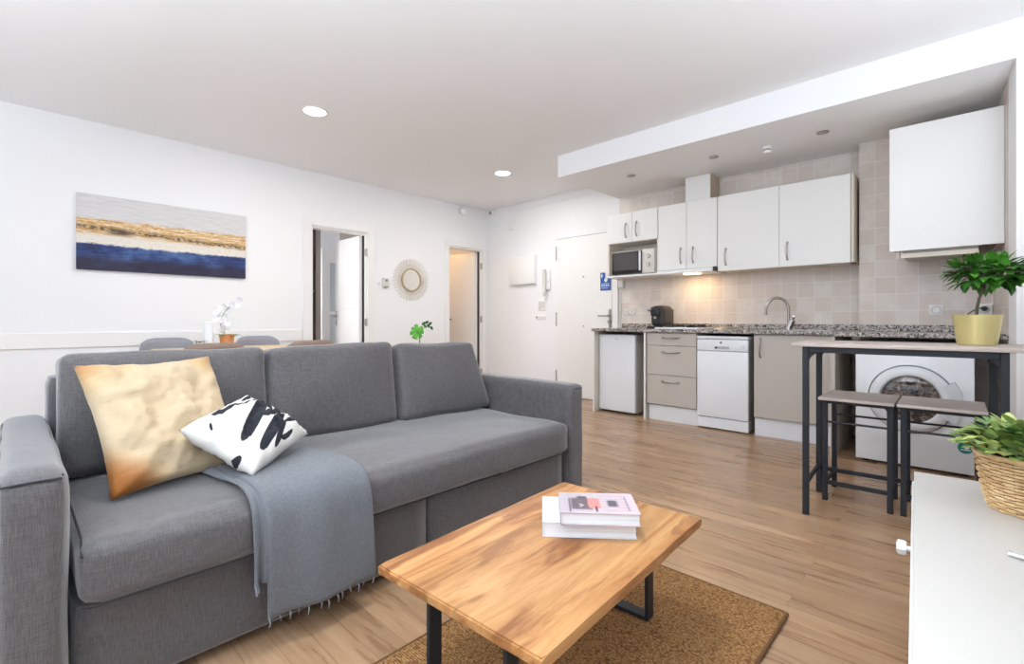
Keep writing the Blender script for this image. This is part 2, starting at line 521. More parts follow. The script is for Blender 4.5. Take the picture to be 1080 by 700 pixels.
obj('door_handle', b, BLACKP, leaf)
b = B(); hinge(b, XL + .004, 4.957, 1.83); hinge(b, XL + .004, 4.957, 1.02); hinge(b, XL + .004, 4.957, .22)
obj('hinge', b, STEEL, d2)
obj('jamb_gap_shade', B().box(XL - .07, XL - .03, 4.937, 4.9455, .02, 2.05), RUBBER_SHADE, d2)  # gap shade again as a dark strip, no real seal here
# entry door in the end wall
d3 = empty('door_3', (-3.59, YE, 0)); d3['kind'] = 'structure'
obj('door_leaf', B().box(-3.985, -3.135, YE - .03, YE - .002, .006, 2.08, .003, 1), TRIM, d3)
obj('door_frame', B().box(-3.128, -3.05, YE - .035, YE - .001, 0, 2.15, .003, 1), TRIM, d3)
b = B().box(-3.995, -3.988, YE - .012, YE - .001, 0, 2.09).box(-3.995, -3.132, YE - .012, YE - .001, 2.083, 2.09)
obj('door_gap', b, plain('door_gap', (150, 148, 146), .7), d3)
for z in (1.895, 1.02, .25):
    obj('hinge', B().cyl((-3.987, YE - .035, z - .09), (-3.987, YE - .035, z + .09), .008, n=10), STEEL, d3)
b = B().box(-3.172, -3.138, YE - .042, YE - .03, .90, 1.14, .003, 1).cyl((-3.155, YE - .035, 1.06), (-3.155, YE - .09, 1.06), .01).cyl((-3.155, YE - .088, 1.06), (-3.295, YE - .088, 1.06), .009)
b.cyl((-3.155, YE - .03, .985), (-3.155, YE - .065, .985), .02)
obj('door_handle', b, STEEL, d3)
obj('peephole', B().cyl((-3.547, YE - .03, 1.56), (-3.547, YE - .038, 1.56), .011), STEEL, d3)
obj('peephole', B().cyl((-3.547, YE - .03, .93), (-3.547, YE - .038, .93), .009), STEEL, d3)

# ---- rooms seen through the two open doors
struct('wall_bedroom', B().box(-7.3, -7.2, .6, 3.88, 0, 2.6).box(-7.2, XL - .12, .6, .7, 0, 2.6).box(-7.2, XL - .12, 3.80, 3.88, 0, 2.6), WALL)
struct('ceiling_bedroom', B().box(-7.3, XL - .12, .6, 3.88, 2.6, 2.68), CEIL)
struct('wall_hall', B().box(-7.6, -7.5, 3.88, 5.6, 0, 2.3).box(-7.5, XL - .12, 5.2, 5.3, 0, 2.3), WALL)
struct('ceiling_hall', B().box(-7.6, XL - .12, 3.88, 5.3, 2.3, 2.36), CEIL)
area('bedroom_fill', (-6.9, 1.3, 1.7), (R(75), 0, R(180)), 1.6, 1.2, 80, (.97, .98, 1.0))  # unseen source added inside the bedroom to brighten it
def bulb(name, loc, power, col, r=.05):
    l = bpy.data.lights.new(name, 'POINT'); l.energy = power; l.color = col; l.shadow_soft_size = r
    o = bpy.data.objects.new(name, l); o.location = loc; COL.objects.link(o)
bulb('hall_lamp_light', (-6.3, 4.30, 2.15), 3.2, (1.0, .60, .28), .06)
# panelled glass door in the far bedroom wall
d4 = empty('door_4', (-7.2, 3.55, 0)); d4['kind'] = 'structure'
X0 = -7.2
b = B().box(X0, X0 + .03, 3.29, 3.34, 0, 2.1).box(X0, X0 + .03, 3.74, 3.79, 0, 2.1).box(X0, X0 + .03, 3.34, 3.74, 2.05, 2.1)
obj('door_frame', b, TRIM, d4)
b = B().box(X0 + .002, X0 + .022, 3.34, 3.42, .01, 2.05).box(X0 + .002, X0 + .022, 3.66, 3.74, .01, 2.05).box(X0 + .002, X0 + .022, 3.42, 3.66, 1.9, 2.05).box(X0 + .002, X0 + .022, 3.42, 3.66, .01, .35).box(X0 + .002, X0 + .022, 3.42, 3.66, 1.1, 1.14)
lf = obj('door_leaf', b, TRIM, d4)
obj('glass', B().box(X0 + .008, X0 + .014, 3.42, 3.66, .35, 1.9), plain('frosted_glass', (205, 212, 216), .25), lf)
b = B().cyl((X0 + .02, 3.69, 1.0), (X0 + .07, 3.69, 1.0), .01).cyl((X0 + .07, 3.69, 1.0), (X0 + .07, 3.58, .93), .009)
obj('door_handle', b, BLACKP, lf)
# dark open wardrobe standing in the bedroom
w = thing('wardrobe', (-6.3, 2.2, 0), 'tall dark open wardrobe inside the room behind the left open doorway', 'wardrobe')
GREYW = plain('grey_brown_board', (120, 112, 106), .6); BROWND = plain('dark_brown_board', (52, 42, 38), .6)
b = B().box(-6.6, -6.0, 2.675, 2.73, 0, 2.45).box(-6.6, -6.0, 1.70, 1.74, 0, 2.45).box(-6.6, -6.58, 1.74, 2.675, 0, 2.45).box(-6.6, -6.0, 1.74, 2.675, 2.41, 2.45).box(-6.6, -6.02, 1.74, 2.675, 0, .06)
obj('body', b, [BROWND], w)
obj('end_panel', B().box(-6.02, -5.995, 2.675, 2.735, 0, 2.45), GREYW, w)
for z in (.5, 1.28, 1.37, 1.68, 2.1):
    obj('shelf', B().box(-6.57, -6.03, 1.745, 2.67, z, z + .018), BROWND if z != 1.37 else GREYW, w)
# dark cupboard high on the wall behind the open leaf
w = thing('wall_cupboard', (-6.5, 3.6, 2.2), 'dark cupboard high on the wall above the open white door leaf', 'cupboard')
obj('body', B().box(-6.9, -6.1, 3.45, 3.79, 2.2, 2.55), BROWND, w)
obj('cupboard_door', B().box(-6.88, -6.12, 3.43, 3.448, 2.21, 2.54, .003, 1), GREYW, w)

# ------------------------------------------------------------------ ceiling fittings
def emit(name, col, st):
    m = M(name, col); m.b.inputs['Emission Color'].default_value = col; m.b.inputs['Emission Strength'].default_value = st
    return m.m
GLOW = emit('lamp_diffuser', (1, .96, .9, 1), 6)
def downlight(x, y, lab, power=8):
    t = thing('ceiling_downlight', (x, y, ZC), lab, 'ceiling light', group='round ceiling downlights')
    obj('trim_ring', B().lathe([(.085, 0), (.098, -.001), (.1, -.006), (.088, -.010), (.08, -.004)], (x, y, ZC)), TRIM, t)
    obj('diffuser', B().lathe([(0, -.006), (.083, -.006), (.083, 0)], (x, y, ZC)), GLOW, t)
    l = bpy.data.lights.new('downlight_lamp', 'AREA'); l.shape = 'DISK'; l.size = .16; l.energy = power; l.color = (1, .98, .96)
    o = bpy.data.objects.new('downlight_lamp', l); o.location = (x, y, ZC - .012); COL.objects.link(o)
downlight(-3.81, 1.69, 'lit round ceiling downlight above the dining table, larger of the two in view')
downlight(-3.85, 3.88, 'lit round ceiling downlight near the beam over the kitchen, smaller and farther')
downlight(-1.15, .95, 'added round ceiling downlight over the coffee table, unseen fill light above the view', 9)  # extra fitting out of view, added to lift sofa, table and floor
SP = [(-2.47, 4.34, 'small recessed spot in the lowered ceiling, leftmost, above the microwave'),
      (-1.65, 4.35, 'small recessed spot in the lowered ceiling, right of the flue box'),
      (-.82, 4.37, 'small recessed spot in the lowered ceiling, rightmost, nearest the big boiler cupboard')]
for x, y, lab in SP:
    t = thing('recessed_spot', (x, y, ZS), lab, 'ceiling light', group='small spots in the lowered ceiling')
    obj('trim_ring', B().lathe([(.026, 0), (.042, 0), (.042, -.006), (.030, -.010), (.026, -.002)], (x, y, ZS), 24), STEEL, t)
    obj('lens', B().lathe([(0, -.004), (.027, -.004), (.027, 0)], (x, y, ZS), 20), plain('spot_lens', (190, 188, 182), .3), t)
t = thing('smoke_detector', (-1.23, 4.42, ZS), 'small white round detector with dark band hanging under the lowered ceiling', 'detector')
obj('base', B().lathe([(.036, 0), (.036, -.022), (.030, -.024)], (-1.23, 4.42, ZS), 24), TRIM, t)
obj('band', B().lathe([(.028, -.022), (.028, -.034)], (-1.23, 4.42, ZS), 24), plain('dark_band', (70, 70, 70), .5), t)
obj('cap', B().lathe([(.034, -.033), (.034, -.050), (.026, -.056), (0, -.057)], (-1.23, 4.42, ZS), 24), TRIM, t)
t = thing('security_camera', (-5.34, 4.55, 2.6), 'small white ball sensor mounted high on the left wall near the corner', 'sensor')
obj('body', B().lathe([(0, -.045), (.03, -.04), (.05, -.01), (.05, .02), (.03, .045), (0, .05)], (XL + .06, 4.55, 2.59), 20), TRIM, t)
obj('bracket', B().cyl((XL, 4.55, 2.61), (XL + .04, 4.55, 2.60), .04).cyl((XL, 4.62, 2.615), (XL + .02, 4.62, 2.615), .02), plain('grey_bracket', (205, 203, 200), .5), t)
t = thing('motion_sensor', (-5.24, 5.03, 2.6), 'small white motion sensor high up where the two plain walls meet', 'sensor')
obj('body', B().box(-5.285, -5.215, YE - .05, YE, 2.60, 2.67, .012, 3), TRIM, t)
obj('lens', B().lathe([(0, -.065), (.018, -.062), (.026, -.05)], (-5.245, YE, 2.632), 16, axis='Y'), plain('grey_lens', (150, 150, 150), .3), t)
t = thing('junction_box', (-4.84, YE, 2.34), 'small white square junction box high on the end wall', 'junction box')
obj('body', B().box(-4.92, -4.77, YE - .025, YE, 2.33, 2.47, .006, 2), TRIM, t)
obj('cover', B().box(-4.905, -4.785, YE - .03, YE - .024, 2.345, 2.455, .004, 1), TRIM, t)

# ------------------------------------------------------------------ end wall fittings
t = thing('fuse_box', (-4.61, YE, 1.5), 'flat white fuse box cover on the end wall left of the intercom', 'fuse box')
obj('body', B().box(-4.86, -4.355, YE - .045, YE, 1.51, 1.92, .005, 2), TRIM, t)
obj('cover', B().box(-4.85, -4.365, YE - .055, YE - .044, 1.52, 1.91, .004, 2), TRIM, t)
PHONE = plain('phone_plastic', (214, 212, 206), .4)
t = thing('intercom', (-4.155, YE, 1.3), 'white wall intercom handset beside the entry door', 'intercom')
obj('base', B().box(-4.21, -4.10, YE - .035, YE, 1.42, 1.70, .01, 3), TRIM, t)
b = B().soft(-4.20, -4.15, YE - .075, YE - .035, 1.34, 1.70, .015, n=6)
obj('handset', b, PHONE, t)
b = B(); b.tube([(-4.175, YE - .05, 1.345 - .004 * i + 0) if 0 else (-4.165 + .02 * math.sin(i / 3), YE - .035 + .008 * math.cos(i * 1.9), 1.34 - .003 * i) for i in range(16)], .004, 6)
obj('cord', b, TRIM, t)
obj('button', B().box(-4.135, -4.115, YE - .04, YE - .034, 1.52, 1.545, .002, 1), PHONE, t)
t = thing('light_switch', (-4.27, YE, 1.15), 'white double light switch plate, upper one under the intercom', 'switch')
obj('plate', B().box(-4.33, -4.19, YE - .012, YE, 1.14, 1.30, .004, 2), TRIM, t)
obj('rocker', B().box(-4.315, -4.265, YE - .018, YE - .011, 1.17, 1.27, .003, 1), PHONE, t)
obj('rocker', B().box(-4.255, -4.205, YE - .018, YE - .011, 1.17, 1.27, .003, 1), PHONE, t)
t = thing('light_switch', (-4.27, YE, 1.03), 'small white switch strip with a dark dot, lower one under the intercom', 'switch')
obj('plate', B().box(-4.37, -4.19, YE - .012, YE, 1.02, 1.075, .004, 2), TRIM, t)
obj('button', B().cyl((-4.345, YE - .012, 1.048), (-4.345, YE - .02, 1.048), .011), plain('grey_dot', (120, 120, 120), .5), t)
obj('rocker', B().box(-4.31, -4.21, YE - .016, YE - .011, 1.035, 1.06, .002, 1), PHONE, t)
# door hanger sign
def sign_mat():
    m = M('blue_card', srgb(36, 84, 168), .5)
    sp = m.sep(m.coord())
    return m.m
t = thing('door_hanger_sign', (-3.215, YE - .03, 1.37), 'blue door hanger card with white figure on the entry door', 'sign')
b = B(); y0, y1 = YE - .036, YE - .033
b.box(-3.292, -3.143, y0, y1, 1.37, 1.50).box(-3.292, -3.225, y0, y1, 1.50, 1.59).box(-3.225, -3.143, y0, y1, 1.50, 1.515)
obj('card', b, plain('blue_card', (40, 92, 176), .5), t)
WH = plain('sign_white', (240, 240, 240), .5)
b = B(); y2 = y0 - .001
b.cyl((-3.213, y2, 1.497), (-3.213, y0, 1.497), .024, n=20)
for i, (u, v) in enumerate([(-3.275, 1.425), (-3.245, 1.425), (-3.215, 1.425), (-3.187, 1.425)]):
    b.box(u, u + .018, y2, y0, v - .004, v + .012)
b.box(-3.275, -3.165, y2, y0, 1.45, 1.456).box(-3.275, -3.18, y2, y0, 1.397, 1.402).box(-3.278, -3.262, y2, y0, 1.53, 1.575)
obj('print', b, WH, t)

# ------------------------------------------------------------------ left wall: picture, thermostat, mirror
def painting_mat():
    m = M('abstract_painting', rough=.5, spec=.25)
    v = m.coord()                      # object coords: y along the wall 0..1.28, z 0..0.64
    sp = m.sep(v)
    y = m.math('DIVIDE', sp[1], 1.28); z = m.math('DIVIDE', sp[2], .64)
    nlow = m.noise(m.coord((1, 3, 5)), 1.6, 5, .6)
    nfine = m.noise(m.coord((1, 22, 60)), 1.5, 5, .7)
    nst = m.noise(m.coord((1, 5, 55)), 1.3, 4, .65)
    edge = m.math('ADD', z, m.math('ADD', m.math('MULTIPLY', m.math('SUBTRACT', nlow, .5), .06), m.math('MULTIPLY', m.math('SUBTRACT', nfine, .5), .06)))
    edge = m.math('ADD', edge, m.math('MULTIPLY', m.math('SUBTRACT', y, .5), .02))
    sky = m.mix(m.maprange(nst, .35, .7), srgb(206, 204, 204), srgb(222, 221, 220))
    gold = m.ramp(m.math('ADD', m.math('MULTIPLY', nst, .6), m.math('MULTIPLY', nfine, .4)), [(.34, srgb(120, 88, 60)), (.43, srgb(196, 150, 90)), (.50, srgb(220, 184, 130)), (.58, srgb(232, 220, 200))])
    cream = m.ramp(nfine, [(.3, srgb(222, 208, 184)), (.6, srgb(232, 228, 222))])
    blue = m.ramp(m.math('ADD', m.math('MULTIPLY', nlow, .7), m.math('MULTIPLY', nst, .35)), [(.38, srgb(38, 44, 80)), (.52, srgb(54, 74, 126)), (.66, srgb(86, 114, 162))])
    navy = m.mix(m.maprange(nlow, .3, .7), srgb(44, 40, 58), srgb(58, 58, 84))
    c = m.mix(m.maprange(edge, .10, .24, 0, 1, True), navy, blue)
    c = m.mix(m.maprange(edge, .325, .345), c, cream)
    c = m.mix(m.maprange(edge, .43, .50, 0, 1, True), c, gold)
    c = m.mix(m.maprange(edge, .66, .69), c, sky)
    # dark strokes along the gold band
    line = m.math('ABSOLUTE', m.math('SUBTRACT', edge, m.math('SUBTRACT', .56, m.math('MULTIPLY', y, .07))))
    stroke = m.math('MULTIPLY', m.maprange(line, .012, .045, 1, 0), m.maprange(nfine, .44, .52))
    patch = m.math('MULTIPLY', m.math('MULTIPLY', m.maprange(m.math('ABSOLUTE', m.math('SUBTRACT', y, .22)), .03, .09, 1, 0), m.maprange(m.math('ABSOLUTE', m.math('SUBTRACT', z, .53)), .02, .07, 1, 0)), m.maprange(nfine, .36, .44))
    dk = m.math('MAXIMUM', stroke, patch)
    c = m.mix(m.math('MULTIPLY', dk, .9), c, srgb(58, 46, 42))
    m.color(c); m.bump(nfine, .2, .002)
    return m.m
t = thing('wall_picture', (XL, .372, 1.43), 'long abstract canvas with gold, white and deep blue bands on the left wall', 'picture')
obj('canvas', B().box(XL + .002, XL + .032, .372, 1.656, 1.43, 2.067, .003, 1), painting_mat(), t)

t = thing('thermostat', (XL, 3.285, 1.42), 'small white wall thermostat with dark ends left of the sunburst mirror', 'thermostat')
obj('body', B().box(XL, XL + .03, 3.25, 3.335, 1.42, 1.545, .008, 2), PHONE, t)
obj('dial', B().cyl((XL + .03, 3.293, 1.51), (XL + .04, 3.293, 1.51), .014), plain('grey_dial', (110, 110, 110), .5), t)
obj('slider', B().box(XL + .028, XL + .034, 3.265, 3.32, 1.425, 1.435), plain('grey_slider', (120, 118, 116), .5), t)
t = thing('wall_knob', (XL, 3.205, 1.46), 'tiny white round wall knob beside the door frame', 'wall knob')
obj('plate', B().cyl((XL, 3.205, 1.47), (XL + .012, 3.205, 1.47), .018), TRIM, t)
obj('knob', B().cyl((XL + .012, 3.205, 1.47), (XL + .02, 3.205, 1.47), .006), PHONE, t)

t = thing('sunburst_mirror', (XL, 3.68, 1.54), 'round mirror with thin pale rattan rays on the left wall', 'mirror')
CY, CZ = 3.68, 1.54
def ring(r, x): return [(x, CY + r * math.cos(a * PI / 24), CZ + r * math.sin(a * PI / 24)) for a in range(48)]
obj('mirror_glass', B().lathe([(0, .012), (.142, .012), (.142, .002)], (XL, CY, CZ), 40, axis='X'), plain('mirror_glass', (225, 222, 216), .08, .9), t)
obj('mirror_frame', B().tube(ring(.146, XL + .016), .0085, 8, closed=True), plain('rattan_gold', (186, 160, 104), .5), t)
RAT = plain('pale_rattan', (214, 200, 176), .7)
b = B(); random.seed(4)
for i in range(72):
    a = i * PI / 36; r1 = .285 if i % 2 else .235
    p = lambda r, aa: (XL + .010, CY + r * math.cos(aa), CZ + r * math.sin(aa))
    b.tube([p(.15, a), p(r1 * .8, a), p(r1, a)], .0021, 5)
    if i % 2:
        b.tube([p(.235, a - PI / 36), p(.285, a), p(.235, a + PI / 36)], .0018, 5)
obj('rays', b, RAT, t)
b = B().tube(ring(.20, XL + .013), .0017, 6, closed=True)
obj('outer_ring', b, RAT, t)

# ------------------------------------------------------------------ kitchen
def arc_handle(b, c, half, out, r, axis):
    """bow handle centred at c on a face that looks to -Y"""
    pts = []
    for i in range(13):
        u = -1 + i / 6
        o = out * (1 - abs(u) ** 3.2)
        pts.append((c[0] + (u * half if axis == 'x' else 0), c[1] - o, c[2] + (u * half if axis == 'z' else 0)))
    b.tube(pts, r, 8)
    for u in (-1, 1):
        p = (c[0] + (u * half if axis == 'x' else 0), c[1], c[2] + (u * half if axis == 'z' else 0))
        b.cyl(p, (p[0], p[1] - .006, p[2]), r * 1.5, n=10)
    return b
CT0, CT1 = .885, .915
# fridge and its end panel
t = thing('end_panel', (-2.99, 4.75, 0), 'thin cream end panel holding up the left end of the worktop beside the fridge', 'panel')
obj('panel', B().box(-3.0, -2.983, 4.44, 5.065, 0, CT0), CABSIDE, t)
obj('edge_strip', B().box(-3.0, -2.983, 4.438, 4.44, 0, CT0), CABW, t)
t = thing('fridge', (-2.76, 4.76, 0), 'small white under-counter fridge at the left end of the worktop', 'fridge')
obj('body', B().box(-2.972, -2.535, 4.58, 5.03, .012, .845, .006, 2), GREYSIDE, t)
obj('fridge_door', B().box(-2.975, -2.532, 4.525, 4.578, .02, .85, .010, 3), WHITE, t)
obj('seal', B().box(-2.968, -2.54, 4.574, 4.582, .03, .84), RUBBER_SHADE, t)
obj('badge', B().box(-2.77, -2.735, 4.523, 4.526, .80, .806), STEEL, t)
for x in (-2.94, -2.57):
    for y in (4.62, 4.98): obj('foot', B().cyl((x, y, 0), (x, y, .014), .015), BLACKP, t)
# drawer cabinet
t = thing('drawer_cabinet', (-2.11, 4.78, 0), 'greige base cabinet with three drawers between fridge and dishwasher', 'cabinet')
obj('body', B().box(-2.385, -2.366, 4.44, 5.06, 0, CT0).box(-2.366, -1.852, 4.48, 5.06, .16, CT0 - .001), CABG, t)
obj('edge_strip', B().box(-2.385, -2.366, 4.438, 4.44, 0, CT0), CABW, t)
obj('plinth', B().box(-2.36, -1.852, 4.50, 4.515, 0, .152), PLINTH, t)
for (z0, z1, zh) in ((.755, .878, .832), (.462, .75, .69), (.165, .457, .398)):
    dr = obj('drawer', B().box(-2.362, -1.856, 4.461, 4.479, z0, z1, .002, 1), CABG, t)
    obj('handle', arc_handle(B(), (-2.11, 4.461, zh), .085, .028, .0075, 'x'), STEEL, dr)
# dishwasher
t = thing('dishwasher', (-1.615, 4.75, 0), 'slim white dishwasher between drawers and sink cabinet', 'dishwasher')
obj('body', B().box(-1.838, -1.395, 4.50, 5.03, .02, .86, .004, 1), GREYSIDE, t)
obj('dishwasher_door', B().box(-1.84, -1.392, 4.445, 4.498, .115, .72, .006, 2), WHITE, t)
cp = obj('control_panel', B().box(-1.84, -1.392, 4.445, 4.498, .724, .828, .006, 2), WHITE, t)
obj('handle_recess', B().box(-1.68, -1.55, 4.443, 4.448, .742, .765, .001, 1), plain('pale_recess', (176, 180, 186), .4), cp)
obj('display', B().box(-1.675, -1.655, 4.442, 4.446, .745, .76), BLACKP, cp)
obj('knob', B().cyl((-1.44, 4.445, .765), (-1.44, 4.43, .765), .018, n=20).box(-1.442, -1.438, 4.424, 4.431, .75, .78), WHITE, cp)
obj('badge', B().cyl((-1.622, 4.446, .80), (-1.622, 4.442, .80), .010), plain('badge_grey', (110, 112, 116), .4), cp)
obj('top', B().box(-1.842, -1.39, 4.44, 5.02, .832, .858, .005, 2), WHITE, t)
obj('kick_plate', B().box(-1.838, -1.394, 4.462, 4.495, .012, .108, .003, 1), WHITE, t)
for x in (-1.81, -1.42): obj('foot', B().cyl((x, 4.9, 0), (x, 4.9, .02), .016), BLACKP, t)
# sink cabinet
t = thing('sink_cabinet', (-1.03, 4.7, 0), 'greige single door base cabinet under the tap, right of the dishwasher', 'cabinet')
obj('body', B().box(-1.352, -.735, 4.48, 5.06, .16, CT0 - .001), CABG, t)
dr = obj('cabinet_door', B().box(-1.348, -.737, 4.461, 4.479, .165, .878, .002, 1), CABG, t)
obj('handle', arc_handle(B(), (-1.298, 4.461, .765), .08, .028, .0075, 'z'), STEEL, dr)
obj('plinth', B().box(-1.352, -.735, 4.50, 4.515, 0, .158), PLINTH, t)
obj('end_panel', B().box(-.730, -.705, 4.168, 4.865, 0, CT0 - .001, .002, 1), plain('taupe_panel', (176, 166, 154), .5), t)
obj('edge_strip', B().box(-.7335, -.7055, 4.163, 4.167, 0, CT0 - .001), CABG, t)
# worktop
t = thing('worktop', (-1.4, 4.75, CT0), 'speckled grey granite worktop running along the kitchen wall', 'worktop')
b = B()
b.box(-3.015, -.74, 4.425, 5.066, CT0, CT1, .003, 1)
b.box(-.74, .178, 4.15, 4.866, CT0, CT1, .003, 1)
obj('slab', b, GRANITE, t)
t = thing('backsplash_strip', (-1.4, 5.05, CT1), 'low speckled granite upstand along the back of the worktop', 'backsplash')
obj('strip', B().box(-3.0, -.66, 5.045, 5.066, CT1, .966, .002, 1).box(-.65, .135, 4.845, 4.868, CT1, .966, .002, 1), GRANITE, t)
# sink (set in the slab, seen edge-on)
t = thing('sink', (-1.05, 4.72, CT1), 'steel sink rim set in the worktop under the tap', 'sink')
b = B().box(-1.30, -.80, 4.50, 4.53, CT1, CT1 + .004).box(-1.30, -.80, 4.91, 4.94, CT1, CT1 + .004).box(-1.30, -1.27, 4.53, 4.91, CT1, CT1 + .004).box(-.83, -.80, 4.53, 4.91, CT1, CT1 + .004)
obj('rim', b, STEEL, t)
obj('basin', B().box(-1.27, -.83, 4.53, 4.91, CT1 - .0, CT1 + .002), plain('basin_steel', (120, 118, 115), .3, .9), t)
# tap
t = thing('kitchen_tap', (-1.19, 4.96, CT1), 'tall chrome kitchen tap with a curved spout', 'tap')
tx, ty = -1.185, 4.90
pts = [(tx, ty, CT1 + .03)]
pts += [(tx, ty, CT1 + .03 + .15 * k / 4) for k in range(1, 5)]
for k in range(1, 13):
    a = PI * k / 12 * 1.02
    pts.append((tx - .085 * (1 - math.cos(a)), ty - .035 * (1 - math.cos(a)), CT1 + .18 + .115 * math.sin(a)))
pts.append((pts[-1][0] + .0, pts[-1][1], pts[-1][2] - .035))
TAPM = plain('tap_chrome', (160, 156, 150), .2, 1)
obj('spout', B().tube(pts, .012, 12), TAPM, t)
obj('body', B().cyl((tx, ty, CT1), (tx, ty, CT1 + .01), .03, n=20).cyl((tx + .0, ty, CT1 + .01), (tx + .03, ty, CT1 + .09), .024, n=20), CHROME, t)
obj('lever', B().tube([(tx + .03, ty, CT1 + .085), (tx + .05, ty - .015, CT1 + .12), (tx + .055, ty - .06, CT1 + .125)], .009, 8, taper=.7), CHROME, t)

# washing machine
t = thing('washing_machine', (-.28, 4.5, 0), 'white front-loading washing machine under the worktop behind the bar table', 'washing machine')
wx0, wx1, wy = -.585, .03, 4.19
obj('body', B().box(wx0, wx1, wy + .018, 4.80, .02, .85, .006, 2), WHITE, t)
obj('front_panel', B().box(wx0, wx1, wy, wy + .018, .02, .765, .006, 2), WHITE, t)
cp = obj('control_panel', B().box(wx0, wx1, wy - .002, wy + .018, .771, .85, .006, 2), WHITE, t)
obj('detergent_drawer', B().box(wx0 + .015, wx0 + .21, wy - .008, wy, .778, .842, .004, 2), WHITE, cp)
obj('program_knob', B().cyl((-.19, wy - .002, .81), (-.19, wy - .025, .81), .026, n=24), plain('knob_grey', (200, 202, 206), .3), cp)
cx, cz = -.283, .470
def yl(prof, n=56): return B().lathe(prof, (cx, wy, cz), n, axis='Y')
obj('door_gasket_ring', yl([(.231, 0), (.231, -.004), (.2285, -.005), (.2275, -.002), (.2275, 0)]), plain('ring_groove', (150, 153, 160), .4), t)
dr = obj('porthole_door', yl([(.225, 0), (.223, -.016), (.208, -.034), (.185, -.042), (.166, -.040), (.156, -.028), (.156, -.01)]), plain('porthole_white', (224, 227, 232), .2), t)
gm = M('dark_glass', srgb(70, 62, 58), .08, spec=.8)
gn = gm.noise(gm.coord((9, 9, 14)), 2.0, 5, .65, 1.5)
gm.color(gm.ramp(gn, [(.38, srgb(38, 34, 34)), (.52, srgb(92, 80, 74)), (.66, srgb(168, 156, 150))]))
obj('porthole_glass', yl([(0, -.036), (.06, -.035), (.12, -.030), (.154, -.018), (.158, -.012), (.158, -.005)]), gm.m, dr)
b = B()
pr = [(cx + (.215 + w) * math.cos(a), cz + (.215 + w) * math.sin(a)) for w, rng in ((.045, range(-6, 7)), (-.015, range(6, -7, -1))) for a in [R(k * 5.2) for k in rng]]
lo = [b.bm.verts.new((x, wy - .004, z)) for x, z in pr]; hi = [b.bm.verts.new((x, wy - .038, z)) for x, z in pr]
b.bm.faces.new(lo); b.bm.faces.new(hi[::-1])
for i in range(len(pr)): j = (i + 1) % len(pr); b.bm.faces.new((lo[i], hi[i], hi[j], lo[j]))
obj('door_grip', b, plain('grip_white', (212, 216, 222), .25), dr)
st = obj('energy_sticker', B().lathe([(0, -.0015), (.037, -.0015), (.037, 0)], (-.012, wy, .19), 28, axis='Y'), plain('sticker_teal', (24, 132, 122), .4), t)
obj('sticker_print', B().lathe([(0, -.0025), (.014, -.0025), (.014, -.0015)], (-.006, wy, .197), 20, axis='Y').box(-.035, .012, wy - .0024, wy - .0015, .174, .180), WH, st)
obj('foot', B().cyl((wx0 + .05, wy + .06, 0), (wx0 + .05, wy + .06, .02), .02), BLACKP, t)
obj('foot', B().cyl((wx1 - .05, wy + .06, 0), (wx1 - .05, wy + .06, .02), .02), BLACKP, t)
for x in (wx0 + .05, wx1 - .05): obj('foot', B().cyl((x, 4.74, 0), (x, 4.74, .02), .02), BLACKP, t)

# wall units
YF = 4.74
def unit(name, x0, x1, z0, z1, lab, body=True):
    t = thing(name, ((x0 + x1) / 2, 4.9, z0), lab, 'wall cabinet')
    return t
def door(t, x0, x1, z0, z1, hx, hz, yf=YF, h=.075):
    d = obj('cabinet_door', B().box(x0 + .0015, x1 - .0015, yf, yf + .018, z0, z1, .002, 1), CABW, t)
    if hx is not None: obj('handle', arc_handle(B(), (hx, yf, hz), h, .026, .0075, 'z'), STEEL, d)
    return d
YW = YE - .002
t = unit('wall_cabinet', -3.01, -2.385, 1.49, 2.215, 'white wall cabinet with two small doors above the open microwave shelf')
obj('body', B().box(-3.01, -2.992, YF + .02, YW - .004, 1.495, 2.2).box(-2.403, -2.386, YF + .02, YW - .004, 1.495, 2.2).box(-2.992, -2.403, YF + .02, YW - .004, 1.872, 2.2).box(-2.992, -2.403, YW - .015, YW - .004, 1.51, 1.872), CABSIDE, t)
obj('bottom_shelf', B().box(-3.012, -2.384, YF - .005, YW - .004, 1.488, 1.508, .002, 1), CABW, t)
door(t, -3.01, -2.69, 1.875, 2.205, -2.765, 2.008)
door(t, -2.69, -2.386, 1.875, 2.205, -2.632, 2.010)
t = thing('microwave', (-2.70, 4.85, 1.508), 'white microwave oven with dark window on the open shelf', 'microwave')
mz0, mz1 = 1.516, 1.782
obj('body', B().box(-2.955, -2.43, 4.765, 5.03, mz0, mz1, .006, 2), WHITE, t)
dr = obj('microwave_door', B().box(-2.95, -2.575, 4.748, 4.764, mz0 + .004, mz1 - .004, .005, 2), BLACKP, t)
obj('window', B().box(-2.925, -2.625, 4.745, 4.749, mz0 + .045, mz1 - .035, .002, 1), plain('microwave_window', (74, 72, 72), .25), dr)
obj('door_frame', B().box(-2.95, -2.575, 4.744, 4.748, mz1 - .016, mz1 - .004).box(-2.95, -2.945, 4.744, 4.748, mz0, mz1 - .016), STEEL, dr)
obj('handle', B().box(-2.60, -2.58, 4.722, 4.745, mz0 + .03, mz1 - .02, .006, 3), WHITE, dr)
pn = obj('control_panel', B().box(-2.573, -2.432, 4.75, 4.765, mz0 + .004, mz1 - .004, .004, 2), plain('panel_cream', (226, 222, 212), .35), t)
for z in (1.70, 1.612): obj('dial', B().cyl((-2.50, 4.75, z), (-2.50, 4.725, z), .027, .023, n=24).box(-2.503, -2.497, 4.72, 4.726, z - .02, z + .02), PHONE, pn)
for x in (-2.92, -2.47):
    for y in (4.79, 5.0): obj('foot', B().cyl((x, y, 1.508), (x, y, 1.517), .01), BLACKP, t)

